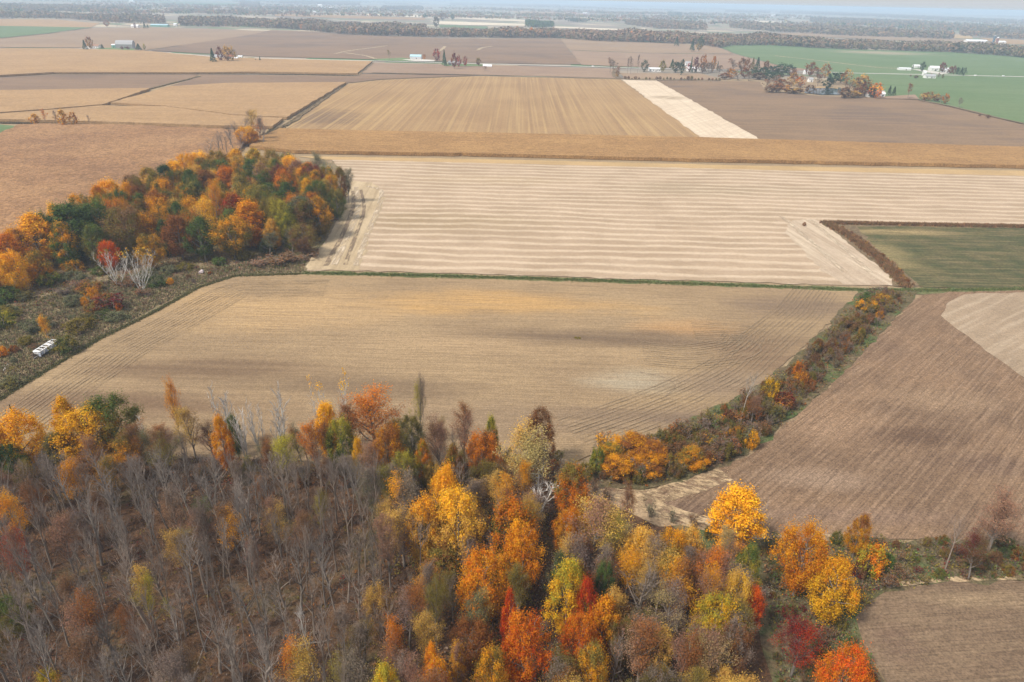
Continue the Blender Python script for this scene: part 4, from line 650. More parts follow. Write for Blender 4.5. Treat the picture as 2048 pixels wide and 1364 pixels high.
for a in [(1625, 125, 30, 18, 'RU'), (1655, 128, 28, 18, 'TN'), (1698, 140, 26, 18, 'RU'), (1590, 147, 26, 14, 'TN'), (1605, 152, 22, 13, 'O'), (1730, 150, 36, 16, 'RU'), (1735, 164, 34, 15, 'RU'), (1715, 155, 30, 16, 'PK'), (1670, 145, 26, 14, 'DG'), (1685, 145, 26, 13, 'G'), (1640, 150, 30, 14, 'GY'), (1550, 153, 34, 12, 'GY'), (1535, 160, 30, 11, 'GY'), (1565, 158, 34, 11, 'BR'), (1580, 165, 30, 10, 'GY'), (1555, 168, 40, 9, 'BR'), (1576, 170, 16, 8, 'YO'), (1605, 165, 36, 10, 'GY'), (1622, 170, 26, 9, 'BR'), (1700, 165, 30, 13, 'GY'), (1693, 175, 30, 11, 'BR'), (1720, 175, 30, 10, 'BR'), (1540, 172, 30, 7, 'BR'), (1590, 176, 40, 6, 'BR'), (1708, 182, 36, 7, 'BR'), (1640, 138, 24, 17, 'GY'), (1660, 155, 26, 13, 'DG'), (1745, 172, 26, 9, 'DG')]:
    T1('far' if a[4] not in ('GY',) else 'farbare', *a[:5], c2=pick(dict(RU=2, BR=2, TN=1)) if a[4] not in ('DG', 'G') else 'DG', place=PW)
EW2 = 'in the wood beside the small mauve plot'
for a in [(1425, 127, 26, 12, 'GY'), (1440, 132, 26, 12, 'GY'), (1455, 137, 26, 11, 'GY'), (1470, 120, 30, 17, 'GY'), (1487, 116, 24, 18, 'PK'), (1497, 118, 18, 18, 'RU'), (1508, 115, 12, 18, 'OL'), (1518, 114, 14, 18, 'DG'), (1465, 138, 30, 12, 'YO'), (1492, 136, 26, 13, 'RU'), (1510, 135, 30, 13, 'G'), (1530, 134, 30, 13, 'DG'), (1548, 132, 36, 13, 'DG'), (1568, 128, 44, 15, 'DG'), (1582, 130, 30, 14, 'DG'), (1520, 145, 30, 9, 'BR'), (1500, 147, 30, 9, 'GY'), (1478, 146, 26, 9, 'GY'), (1450, 146, 26, 8, 'BR'), (1540, 146, 34, 9, 'DG'), (1555, 145, 30, 9, 'DG'), (1590, 138, 20, 12, 'PK'), (1535, 122, 16, 17, 'RU')]:
    T1('farbare' if a[4] in ('GY',) else ('farspruce' if a[2] < 15 else 'far'), *a[:5], c2='DG' if a[4] in ('DG', 'G') else pick(dict(RU=2, BR=2, TN=1)), place=EW2)
FL = 'along the fence line by the green field'
for a in [('far', 1850, 186, 22, 8, 'RU', 'TN'), ('far', 1862, 184, 26, 9, 'TN', 'RU'), ('far', 1876, 188, 22, 8, 'RU', 'TN'), ('farbare', 1885, 192, 20, 7, 'GY'), ('far', 1895, 188, 16, 10, 'RU', 'O'), ('farbare', 1922, 197, 12, 9, 'GY'), ('far', 1978, 230, 12, 3, 'BR'), ('far', 1960, 228, 8, 2, 'BR')]: T1(*a[:6], c2=a[6] if len(a) > 6 else None, place=FL)
for x in range(1250, 1440, 7):
    if rnd.random() < .85: base_plant('bush', x, 158.5+(x-1250)*.012, None, rnd.uniform(1.5, 4.5), pick(dict(BR=3, OL=2, RU=1)), 'in the low hedge above the pale strip')

# ------------------------------------------------------------------ masses nobody could count
def brush_mass(name, poly, n, hs, pal, label, per=16, size=.16, seed=1, cat='undergrowth'):
    r = np.random.default_rng(seed); lo, hi = poly.min(0), poly.max(0); P = lo+(hi-lo)*r.random((n*4, 2)); P = P[in_poly(P, poly)][:n]; n = len(P)
    h = r.uniform(*hs, n); ks = list(pal); ci = r.choice(len(ks), n, p=np.array([pal[k] for k in ks])/sum(pal.values())); base = np.array([PAL[k][0] for k in ks])[ci]*r.uniform(.6, 1.2, (n, 1))
    q = np.repeat(np.arange(n), per); m = len(q); C = np.zeros((m, 3)); C[:, :2] = P[q]+r.normal(0, .5, (m, 2))*h[q][:, None]; C[:, 2] = r.random(m)*h[q]
    V, F = diamonds(C, r.normal(0, .5, (m, 3))+np.array([0, 0, .8]), size*r.uniform(.5, 1.6, m), r); col = (base[q]*r.uniform(.6, 1.4, (m, 1))).repeat(4, 0)
    # stalks
    tw = np.repeat(np.arange(n), 5); k = len(tw); b = np.zeros((k, 3)); b[:, :2] = P[tw]+r.normal(0, .12, (k, 2)); d = np.stack([r.normal(0, .35, k), r.normal(0, .35, k), np.ones(k)], 1)*h[tw][:, None]*r.uniform(.8, 1.5, (k, 1))
    s = np.stack([r.normal(0, 1, k), r.normal(0, 1, k), np.zeros(k)], 1)*.025; VV = np.stack([b-s, b+s, b+d+s*.3, b+d-s*.3], 1).reshape(-1, 3)
    FF = np.arange(4*k).reshape(k, 4)+len(V); cc = (np.array([[.17, .135, .115]])*r.uniform(.6, 1.3, (k, 1))).repeat(4, 0)
    o = link(name, mk_mesh(name, np.vstack([V, VV]), np.vstack([F, FF]), np.vstack([col, cc]), M_TINT)); return tag(o, label, cat, kind='stuff')
def tufts(name, P, hs, pal, label, seed=3, blades=5, wd_=.09, cat='grass'):
    r = np.random.default_rng(seed); n = len(P); h = r.uniform(*hs, n); ks = np.array(pal); base = ks[r.integers(0, len(ks), n)]*r.uniform(.7, 1.25, (n, 1))
    q = np.repeat(np.arange(n), blades); k = len(q); b = np.zeros((k, 3)); b[:, :2] = P[q]+r.normal(0, .18, (k, 2)); an = r.random(k)*6.283; s = np.stack([np.cos(an), np.sin(an), 0*an], 1)*wd_*(h[q]/.5)[:, None]
    d = np.stack([r.normal(0, .4, k), r.normal(0, .4, k), np.ones(k)], 1)*h[q][:, None]
    V = np.stack([b-s, b+s, b+d], 1).reshape(-1, 3); col = (base[q]*r.uniform(.75, 1.25, (k, 1))).repeat(3, 0)
    o = link(name, mk_mesh(name, V, np.arange(3*k).reshape(k, 3), col, M_TINT)); return tag(o, label, cat, kind='stuff')
def rand_in(px, n, seed):
    poly = gp(px) if not isinstance(px, np.ndarray) else px; r = np.random.default_rng(seed); lo, hi = poly.min(0), poly.max(0); P = lo+(hi-lo)*r.random((n*5, 2)); return P[in_poly(P, poly)][:n]
def along(px, w, n, seed):
    L = resample(gp(px), 2.0, False); r = np.random.default_rng(seed); i = r.integers(0, len(L)-1, n); return L[i]+(L[i+1]-L[i])*r.random((n, 1))+r.normal(0, w/2.4, (n, 2))
brush_mass('undergrowth', left, 1700, (.25, 1.3), dict(BR=6, RU=3, PK=1, OL=2, GY=2, DR=1), 'tangled brown undergrowth below the bare grey trees', 12, .12, 31)
brush_mass('undergrowth', right, 1700, (.3, 1.8), dict(BR=4, RU=2, OL=4, GY=2, G=1), 'tangled olive undergrowth below the golden trees', 14, .15, 32)
brush_mass('undergrowth', edge, 700, (.3, 1.6), dict(BR=5, RU=3, OL=3, GY=2), 'brown brush along the wood edge', 14, .15, 33)
hp = gp([(1180, 945), (1200, 905), (1330, 866), (1440, 816), (1530, 768), (1610, 702), (1665, 648), (1720, 590), (1830, 586), (1790, 634), (1700, 730), (1560, 856), (1480, 915), (1350, 964), (1260, 980), (1200, 968)])
brush_mass('undergrowth', hp, 1700, (.3, 1.4), dict(BR=4, OL=4, G=2.4, RU=2, GG=1), 'weeds and brambles filling the hedgerow', 14, .16, 34)
brush_mass('undergrowth', bank, 1500, (.2, 1.1), dict(OL=4, G=3, BR=4, GG=2, DR=.6), 'weeds covering the bank between the tilled fields', 14, .15, 35)
wp = gp([(684, 415), (645, 490), (605, 535), (500, 545), (400, 545), (300, 560), (180, 575), (60, 620), (0, 640), (0, 580), (180, 530), (400, 515), (600, 505)])
brush_mass('undergrowth', wp, 1100, (.3, 1.8), dict(BR=4, OL=4, G=2, RU=1, DR=1), 'dark brush along the foot of the dense wood', 14, .18, 36)
tufts('meadow_grass', rand_in([(-40, 835), (60, 757), (200, 674), (330, 605), (400, 570), (480, 549), (610, 544), (600, 520), (300, 545), (100, 590), (-40, 640)], 16000, 41), (.25, .8), [(.27, .20, .12), (.21, .185, .09), (.33, .26, .15), (.25, .165, .11), (.17, .175, .08)], 'rough brown and green meadow grass')
tufts('verge_grass', along([(606, 546), (1000, 555), (1400, 568), (1720, 580), (1850, 581), (2060, 578)], 1.8, 6000, 42), (.2, .55), [(.11, .15, .05), (.16, .15, .06), (.09, .12, .045)], 'green grass of the field verge', 4)
tufts('field_edge_grass', along([(0, 799), (60, 761), (200, 677), (300, 629), (400, 574), (470, 552), (600, 548)], 1.0, 4500, 43), (.2, .6), [(.15, .14, .06), (.20, .16, .08), (.11, .12, .05)], 'grass fringe along the big bare field', 5)
tufts('ditch_weeds', np.vstack([along([(1648, 446), (1800, 449.5), (2060, 454)], 2.2, 4500, 44), along([(1652, 448), (1700, 472), (1760, 518), (1812, 572)], 3.0, 3500, 45)]), (.5, 1.3), [(.22, .12, .06), (.27, .15, .075), (.14, .11, .055), (.19, .10, .06)], 'rusty dry weeds of the ditch', 6)
tufts('corn_edge_weeds', np.vstack([along([(570, 252), (600, 232), (690, 168)], 2, 800, 46), along([(0, 246), (90, 248), (250, 253), (430, 261)], 3, 3500, 47), along([(515, 285), (560, 256)], 6, 1500, 48), along([(200, 214), (290, 181), (400, 153)], 2.5, 800, 49), along([(100, 148), (520, 148), (714, 152)], 2, 1200, 50)]), (.5, 1.1), [(.18, .135, .075), (.20, .15, .08), (.11, .09, .05)], 'dry weeds lining the far corn ditches', 7, wd_=.12)
tufts('leaf_litter', rand_in(np.vstack([left]), 26000, 51), (.04, .12), [(.30, .15, .07), (.22, .105, .05), (.17, .085, .045), (.33, .19, .10), (.12, .07, .045)], 'fallen leaves on the floor of the bare wood', 8, 2, .5, 'leaves')

def wood_mass(name, px, dens, hs, pal, label, seed, size=2.4, per=22, dark=0.0):
    poly = gp(px); r = np.random.default_rng(seed); lo, hi = poly.min(0), poly.max(0); area = .5*abs(np.dot(poly[:, 0], np.roll(poly[:, 1], 1))-np.dot(poly[:, 1], np.roll(poly[:, 0], 1)))
    n = int(min(5200, area/dens)); P = lo+(hi-lo)*r.random((n*6+200, 2)); P = P[in_poly(P, poly)][:n]; n = len(P)
    ks = list(pal); ci = r.choice(len(ks), n, p=np.array([pal[k] for k in ks])/sum(pal.values())); base = np.array([PAL[k][0] for k in ks])[ci]*r.uniform(.88, 1.12, (n, 1)); base = base*.6+base.mean(0)*.4; h = r.uniform(*hs, n)*(1+.22*np.sin(P[:, 0]/70+seed)*np.sin(P[:, 0]/31+seed))
    q = np.repeat(np.arange(n), per); m = len(q); v = r.normal(0, 1, (m, 3)); v /= np.linalg.norm(v, axis=1)[:, None]; v *= r.uniform(.5, 1, (m, 1))
    C = np.zeros((m, 3)); C[:, :2] = P[q]+v[:, :2]*(h[q]*.3)[:, None]; C[:, 2] = h[q]*(.52+.44*v[:, 2])
    V, F = diamonds(C, v+np.array([0, 0, .3]), size*r.uniform(.5, 1.2, m)*(h[q]/16), r, .7); col = (base[q]*r.uniform(.85, 1.15, (m, 1))).repeat(4, 0)
    o = link(name, mk_mesh(name, V, F, col, M_TINT)); return tag(o, label, 'wood', kind='stuff')
AUT = dict(PK=3, GY=8, BR=2, RU=.5, OL=1.5, DG=1.6, GG=3.5, O=.06)
for i, (px, hs, pal, lab) in enumerate([
    ([(-200, 32), (0, 37), (145, 38), (145, 33), (0, 30), (-200, 24)], (13, 19), AUT, 'far tree belt above the bright green field'), ([(145, 39), (205, 44), (240, 46), (330, 48), (330, 38), (240, 36), (145, 33)], (13, 19), AUT, 'far tree belt behind the lone pink trees'),
    ([(360, 52), (480, 54), (560, 57), (560, 46), (480, 43), (360, 40)], (13, 19), AUT, 'far tree belt behind the mauve stubble'), ([(556, 56), (600, 60), (700, 70), (850, 74), (850, 60), (700, 55), (556, 46)], (15, 21), AUT, 'tall grey tree belt behind the purple brown field'),
    ([(850, 74), (1024, 76), (1120, 76), (1120, 70), (1024, 69), (850, 68)], (15, 21), {**AUT, 'O': .7, 'RU': 1.5, 'DG': 2}, 'orange tinted tree belt behind the purple brown field'), ([(1120, 77), (1200, 83), (1320, 86), (1400, 90), (1400, 78), (1320, 74), (1200, 71), (1120, 68)], (15, 21), {**AUT, 'RU': 1.6, 'PK': 6}, 'rusty tree belt above the pale mauve field'),
    ([(1400, 90), (1440, 96), (1470, 92), (1540, 91), (1640, 97), (1640, 86), (1540, 80), (1400, 78)], (14, 20), {**AUT, 'RU': 1.4}, 'rusty tree belt above the green field'), ([(1640, 97), (1750, 101), (1900, 105), (1900, 97), (1750, 91), (1640, 86)], (13, 18), AUT, 'brown tree belt above the green field'), ([(1900, 105), (1980, 110), (2048, 116), (2200, 124), (2200, 112), (2048, 103), (1900, 97)], (14, 20), {**AUT, 'DG': 3}, 'dark brown tree belt at the right of the green field'),
    ([(1460, 56), (1540, 63), (1700, 72), (1905, 79), (1905, 70), (1720, 60), (1600, 54), (1460, 49)], (14, 20), AUT, 'second tree belt behind the grey tan meadow'), ([(1252, 50), (1320, 58), (1412, 61), (1412, 55), (1340, 46), (1252, 44)], (14, 20), AUT, 'woodlot behind the rusty belt'), ([(765, 19), (846, 21), (846, 15), (765, 14)], (15, 20), dict(DG=3, GY=4, BR=2), 'small dark woodlot among pale strips'),
    ([(1052, 55), (1107, 56), (1107, 48), (1052, 47)], (14, 18), dict(DG=5, G=2), 'dark green woodlot beside the cream strip'), ([(1136, 44), (1172, 45), (1172, 41), (1136, 40)], (12, 16), dict(DG=4, GY=2), 'small green woodlot in the far field'), ([(1336, 31), (1364, 32), (1364, 27), (1336, 26)], (14, 20), dict(DG=5), 'small dark woodlot far off'),
    ([(1620, 44), (1760, 54), (1900, 62), (2060, 70), (2060, 61), (1900, 52), (1760, 42), (1620, 38)], (14, 20), {**AUT, 'DG': 4}, 'far wood at the right'), ([(1560, 27), (1750, 34), (2060, 52), (2060, 44), (1800, 31), (1560, 21)], (14, 22), {**AUT, 'DG': 3}, 'hazy far wood below the horizon'), ([(1920, 72), (2060, 80), (2060, 74), (1920, 66)], (14, 18), AUT, 'far tree belt behind the dairy'),
    ([(-100, 22), (130, 24), (260, 26), (260, 18), (0, 12), (-100, 10)], (14, 20), {**AUT, 'DG': 3}, 'hazy wood above the left belt'), ([(340, 26), (560, 30), (560, 27), (340, 22)], (12, 16), AUT, 'thin hazy hedge above the left belt'), ([(480, 14), (520, 16), (520, 6), (480, 4)], (14, 18), AUT, 'hazy woodlot left of the white farm'), ([(560, 8), (720, 12), (720, 4), (560, 0)], (14, 20), AUT, 'hazy wood behind the white farm'),
    ([(900, 10), (1120, 15), (1120, 9), (900, 5)], (14, 20), AUT, 'hazy wood far behind the cream strips'), ([(1200, 12), (1330, 16), (1450, 20), (1450, 14), (1200, 8)], (14, 20), AUT, 'hazy wood far behind the small farm'), ([(1450, 24), (1540, 27), (1540, 22), (1450, 20)], (14, 18), {**AUT, 'DG': 3}, 'hazy dark wood far right of the small farm')]):
    d = np.mean(np.hypot(*gp(px).T)); wood_mass('tree_belt', px, 55 if d < 2600 else d*d*1.1e-5+20, hs, pal, lab, 900+i, 2.3 if d < 2600 else 3.6, 24 if d < 2600 else 10)
# ragged scatter of hedges and lots out to the horizon
r = np.random.default_rng(77); far_n = 0; PP = []
for i in range(150):
    d = 3600*math.exp(r.random()*1.55); az = r.uniform(-.78, .78); c0 = np.array([math.sin(az), math.cos(az)])*d; L = r.uniform(120, 700); wd_ = r.uniform(20, 160); k = int(min(90, L*wd_/260)+4)
    PP.append(c0+np.stack([r.uniform(-L, L, k), r.uniform(-wd_, wd_, k)], 1)/1.0)
PP = np.vstack(PP); q = np.repeat(np.arange(len(PP)), 7); m = len(q); v = r.normal(0, 1, (m, 3)); C = np.zeros((m, 3)); C[:, :2] = PP[q]+v[:, :2]*5; C[:, 2] = 8+np.abs(v[:, 2])*5
V, F = diamonds(C, v, 4.5*r.uniform(.6, 1.3, m), r, .8); ks = ['GY', 'BR', 'DG', 'OL', 'GG', 'PK']; base = np.array([PAL[k][0] for k in ks])[r.integers(0, 6, len(PP))]
o = link('distant_trees', mk_mesh('distant_trees', V, F, base[q].repeat(4, 0), M_TINT)); tag(o, 'hazy hedges and woodlots scattered to the horizon', 'wood', kind='stuff')

# ------------------------------------------------------------------ farms
M_white = plain('white_paint', (.78, .77, .75)); M_greyw = plain('weathered_boards', (.30, .29, .29)); M_roofg = plain('grey_roof', (.34, .34, .35)); M_roofw = plain('pale_metal_roof', (.72, .73, .75), .4); M_roofr = plain('red_roof', (.38, .13, .09))
M_roofb = plain('brown_roof', (.30, .17, .11)); M_roofbl = plain('blue_metal_roof', (.38, .56, .62), .4); M_teal = plain('teal_boards', (.16, .36, .30)); M_glass = plain('window_glass', (.05, .06, .07), .15, .5); M_dark = plain('dark_door', (.10, .09, .085)); M_silo = plain('silo_steel', (.07, .11, .16), .4); M_silor = plain('rust_silo', (.22, .09, .08), .5)
M_blk = plain('black_rubber', (.03, .03, .032)); M_red = plain('red_boards', (.30, .07, .055))
def quadmesh(name, V, F, parent, mat):
    me = bpy.data.meshes.new(name); me.from_pydata([tuple(map(float, v)) for v in V], [], F); me.update(); return link(name, me, parent, mat)
def boxpart(name, c, s, parent, mat):
    x, y, z = c; a, b, d = s[0]/2, s[1]/2, s[2]/2
    V = [(x+i*a, y+j*b, z+k*d) for k in (-1, 1) for j in (-1, 1) for i in (-1, 1)]
    return quadmesh(name, V, [(0, 2, 3, 1), (4, 5, 7, 6), (0, 1, 5, 4), (2, 6, 7, 3), (0, 4, 6, 2), (1, 3, 7, 5)], parent, mat)
def building(name, label, cat, px, py, wpx, dm, h, rh, wall, roof, rot=0.0, style='gable', windows=3, door=True, chimney=False, group=None):
    p = g(px, py); L = wpx*depth(p[0], p[1], 2)/FPX; W = dm
    e = bpy.data.objects.new(name, None); COL.objects.link(e); e.location = (p[0], p[1]+W/2, 0); e.rotation_euler = (0, 0, rot); tag(e, label, cat, group)
    if style == 'gambrel': prof = [(-W/2, h), (-W*.34, h+rh*.62), (0, h+rh), (W*.34, h+rh*.62), (W/2, h)]
    elif style == 'hoop': prof = [(-W/2*math.cos(a), h+rh*math.sin(a)) for a in np.linspace(0, math.pi, 9)]
    else: prof = [(-W/2, h), (0, h+rh), (W/2, h)]
    ring = [(-W/2, -.3)]+prof+[(W/2, -.3)]; n = len(ring); V = [(-L/2, y, z) for y, z in ring]+[(L/2, y, z) for y, z in ring]
    F = [tuple(range(n)), tuple(range(2*n-1, n-1, -1)), (0, n, n+1, 1), (n-2, 2*n-2, 2*n-1, n-1), (0, n-1, 2*n-1, n)]
    quadmesh('wall', V, F, e, wall)
    m = len(prof); ov = .4; lo = [(-L/2-ov, y*1.04, z+.06) for y, z in prof]+[(L/2+ov, y*1.04, z+.06) for y, z in prof]; hi = [(x, y*1.01, z+.28) for x, y, z in lo]; V = lo+hi; F = []
    for i in range(m-1): F += [(2*m+i, 2*m+i+1, 3*m+i+1, 3*m+i), (i, m+i, m+i+1, i+1)]
    F += [(0, 2*m, 3*m, m), (m-1, 2*m-1, 4*m-1, 3*m-1)]+[(i, i+1, 2*m+i+1, 2*m+i) for i in range(m-1)]+[(m+i, 3*m+i, 3*m+i+1, m+i+1) for i in range(m-1)]
    rf = quadmesh('roof', V, F, e, roof)
    if chimney: boxpart('chimney', (L*.15, 0, h+rh+.5), (.8, .8, 1.6), rf, M_red)
    if door: boxpart('door', (L*.08, -W/2-.04, min(1.1, h*.4)), (1.1 if h < 4 else min(4, L*.2), .12, min(2.2, h*.8) if h < 4 else h*.7), e, M_dark)
    for k in range(windows):
        x = -L/2+L*(k+.5)/windows
        if abs(x-L*.08) < 1.2 and door: x += 1.8
        boxpart('window', (x, -W/2-.04, h*.58), (1.3, .12, 1.2), e, M_glass)
    return e
for a, k in [
    (('house', 'white ranch house with brown roof beside the orange tree', 'house', 184, 96.5, 26, 9, 3.2, 2.6, M_white, M_roofb), dict(chimney=True, windows=4)), (('barn', 'large grey gambrel barn on the left farm', 'barn', 248, 97.5, 32, 14, 6.5, 6.5, M_greyw, M_roofg), dict(rot=.12, style='gambrel', windows=0)), (('shed', 'small teal shed beside the grey barn', 'shed', 227, 96, 7, 6, 4.5, 1.6, M_teal, M_roofw), dict(windows=0)),
    (('house', 'white house with red roof under brown trees', 'house', 461, 119, 14, 8, 3.4, 3, M_white, M_roofr), dict(chimney=True)), (('house', 'grey roofed house between spruce and brown trees', 'house', 440, 118.5, 22, 9, 3.4, 2.8, M_white, M_roofg), {}), (('shed', 'small white shed right of the red roofed house', 'shed', 480, 117, 8, 5, 2.6, 1.3, M_white, M_roofw), dict(windows=0)), (('shed', 'white garage in front of the red roofed house', 'shed', 472, 120, 6, 5, 2.4, 1.2, M_white, M_roofw), dict(windows=0)),
    (('barn', 'pole barn with pale blue metal roof by the road', 'barn', 831, 118.5, 22, 11, 3.6, 3.0, M_roofw, M_roofbl), dict(windows=0)), (('house', 'small grey house under the red trees', 'house', 908, 131, 22, 9, 3.2, 2.6, M_greyw, M_roofg), {}), (('hoop_tent', 'white hoop tent left of its twin', 'tent', 970, 133.5, 8, 6, .4, 2.6, M_white, M_roofw), dict(style='hoop', windows=0, door=False)), (('hoop_tent', 'white hoop tent right of its twin', 'tent', 979, 134, 8, 6, .4, 2.6, M_white, M_roofw), dict(style='hoop', windows=0, door=False)),
    (('shed', 'long low white shed behind the small mauve plot', 'shed', 1310, 143, 24, 9, 3.2, 1.6, M_white, M_roofw), dict(windows=4)), (('house', 'white house left of the grey roofed one behind the mauve plot', 'house', 1383, 142.5, 16, 9, 3.2, 2.4, M_white, M_roofw), {}), (('house', 'white house right behind the mauve plot', 'house', 1403, 143, 15, 9, 3.2, 2.2, M_white, M_roofw), {}), (('house', 'grey roofed house among dark trees', 'house', 1377, 134, 12, 9, 4.5, 3.2, M_white, M_roofg), {}),
    (('barn', 'wide low white barn at the left of the green field farm', 'barn', 1811, 141, 22, 11, 2.6, 1.2, M_white, M_roofw), dict(windows=0, rot=-.1)), (('shed', 'white shed left of the dark green tree', 'shed', 1835, 136, 13, 8, 3.2, 1.6, M_white, M_roofw), dict(windows=0)), (('barn', 'tall white barn with pale roof in the green field', 'barn', 1870, 142, 17, 10, 4.6, 2.4, M_white, M_roofw), dict(windows=2, rot=-.12)), (('house', 'white house beside brown trees in the green field farm', 'house', 1893, 146, 13, 9, 4, 3, M_white, M_roofw), {}),
    (('house', 'white farmhouse on the near side of the road in green field', 'house', 1861, 157, 20, 8, 3, 2.6, M_white, M_roofg), dict(chimney=True)), (('shed', 'small white tower shed next to the near farmhouse', 'shed', 1849, 152, 5, 5, 4.5, 2.4, M_white, M_roofw), dict(windows=0)), (('house', 'white house with red and white roof beside the pond wood', 'house', 1745, 194, 20, 9, 3.4, 3, M_white, M_roofr), dict(chimney=True)), (('shed', 'pale roofed shed joined to the red roofed house', 'shed', 1763, 194, 13, 8, 3.2, 2.6, M_white, M_roofw), dict(windows=1)), (('shed', 'small white shed in the pond wood', 'shed', 1622, 164, 8, 7, 3, 2, M_white, M_roofg), dict(windows=0)), (('shed', 'little white shed by the road above the pond wood', 'shed', 1612, 148, 7, 6, 3, 2, M_white, M_roofw), dict(windows=0)),
    (('house', 'white hip house before the far left belt', 'house', 269, 55.5, 14, 12, 4, 3.5, M_white, M_roofw), dict(windows=2)), (('greenhouse', 'long pale green greenhouse before the far left belt', 'shed', 318, 53, 34, 14, 3.5, 2.5, M_teal, M_roofbl), dict(windows=0)), (('shed', 'small white shed before the far left belt', 'shed', 350, 52, 6, 9, 4.5, 2.5, M_white, M_roofw), dict(windows=0)),
    (('barn', 'long white barn of the far white farm', 'barn', 658, 18, 34, 30, 6, 6, M_white, M_roofw), dict(windows=0)), (('barn', 'white barn left in the far white farm', 'barn', 618, 19, 16, 26, 6, 6, M_white, M_roofw), dict(windows=0)), (('barn', 'tall white barn in the far white farm', 'barn', 640, 15, 8, 20, 16, 8, M_white, M_roofw), dict(windows=0)), (('house', 'white house in front of the far white farm', 'house', 632, 27, 10, 14, 6, 6, M_white, M_roofw), dict(windows=0)),
    (('barn', 'long white dairy barn left of its neighbour', 'barn', 1941, 85, 14, 20, 4, 4, M_white, M_roofw), dict(windows=0)), (('barn', 'longer white dairy barn beside the silos', 'barn', 1962, 85.5, 26, 22, 4, 4, M_white, M_roofw), dict(windows=0)), (('barn', 'white dairy barn right of the silos', 'barn', 2005, 87, 14, 20, 4, 3, M_white, M_roofw), dict(windows=0)), (('house', 'red roofed house of the far small farm', 'house', 1149, 28.5, 9, 14, 6, 6, M_white, M_roofr), dict(windows=0)), (('barn', 'red and white barn of the far small farm', 'barn', 1170, 29, 8, 14, 7, 7, M_red, M_roofw), dict(windows=0)),
    (('house', 'white house behind the orange woodlot far off', 'house', 886, 37, 8, 14, 6, 5, M_white, M_roofw), dict(windows=0)), (('barn', 'low white barn far off at the left', 'barn', 532, 18, 14, 20, 5, 4, M_white, M_roofw), dict(windows=0)), (('barn', 'pale barn in the far left distance', 'barn', 262, 5, 9, 25, 9, 8, M_white, M_roofw), dict(windows=0)), (('house', 'pale house right of the far left barn', 'house', 285, 12, 7, 20, 7, 6, M_white, M_roofw), dict(windows=0)),
    (('barn', 'pale barn in the hazy right distance', 'barn', 1670, 46, 8, 24, 6, 6, M_white, M_roofw), dict(windows=0)), (('barn', 'pale farm building left in the hazy distance', 'barn', 1548, 32, 8, 28, 6, 6, M_white, M_roofw), dict(windows=0)), (('barn', 'pale long building in the hazy distance', 'barn', 1590, 35, 11, 28, 6, 6, M_white, M_roofw), dict(windows=0)), (('barn', 'white building among the far right woods', 'barn', 1965, 49, 16, 28, 5, 5, M_white, M_roofw), dict(windows=0))]:
    building(*a, **k)
for (x, y, w, hh, m, lab) in [(1986, 86.5, 4, 20, M_silo, 'tall dark blue silo of the dairy'), (1993, 87, 4.5, 15, M_silor, 'rust red silo with pale cap of the dairy')]:
    p = g(x, y); rr = w*depth(p[0], p[1], 5)/FPX/2; e = bpy.data.objects.new('silo', None); COL.objects.link(e); e.location = (p[0], p[1], 0); tag(e, lab, 'silo'); k = 16
    an = [2*math.pi*i/k for i in range(k)]; V = [(rr*math.cos(a), rr*math.sin(a), z) for z in (-.3, hh) for a in an]
    quadmesh('wall', V, [(i, (i+1) % k, k+(i+1) % k, k+i) for i in range(k)], e, m)
    V = [(rr*1.03*math.cos(f)*math.cos(a), rr*1.03*math.cos(f)*math.sin(a), hh+.05+rr*.8*math.sin(f)) for f in (0, .5, 1.0, 1.5) for a in an]
    quadmesh('dome', V, [(j*k+i, j*k+(i+1) % k, (j+1)*k+(i+1) % k, (j+1)*k+i) for j in range(3) for i in range(k)], e, M_roofg if m is M_silo else M_roofw)
# yards and lawns
for pp, m, nm, lab in [([(190, 97), (225, 96), (268, 98), (270, 102), (235, 101), (195, 98.5)], M_lawn, 'lawn', 'green lawn before the grey barn'), ([(405, 118), (450, 116), (510, 116), (500, 121), (460, 121), (420, 120)], M_lawn, 'lawn', 'green lawn round the red roofed house'), ([(745, 119), (805, 116), (830, 120), (830, 123), (760, 122)], M_lawn, 'lawn', 'green grass left of the blue roofed barn'), ([(803, 119.5), (845, 119), (870, 121), (868, 123.5), (830, 123)], M_gravel, 'yard', 'pale gravel yard of the blue roofed barn'), ([(880, 128), (965, 129.5), (970, 133), (890, 132.5)], M_lawn, 'lawn', 'green lawn round the red trees'),
    ([(1820, 138), (1850, 141), (1900, 147), (1880, 149), (1850, 145)], M_gravel, 'yard', 'gravel yard of the green field farm'), ([(1745, 195), (1830, 190), (1838, 199), (1760, 198)], M_pink, 'yard', 'bare earth yard beside the red roofed house')]: SH(nm, pp, .22, m, lab, .3, 'yard')
t = NT('pond_water'); t.surf((.03, .04, .04), .08, t.noise(t.pos(), .6, 2), .02, spec=.5); M_pond = t.m
SH('pond', [(1607, 186), (1612, 178), (1640, 172), (1680, 176), (1690, 182), (1680, 190), (1640, 190)], .2, M_pond, 'small pale pond inside the wood', .6, 'pond')
SH('pond_scum', [(1618, 177), (1640, 173), (1676, 176.5), (1676, 178.5), (1640, 177)], .26, M_stub, 'pale reed margin of the pond', .5, 'pond')
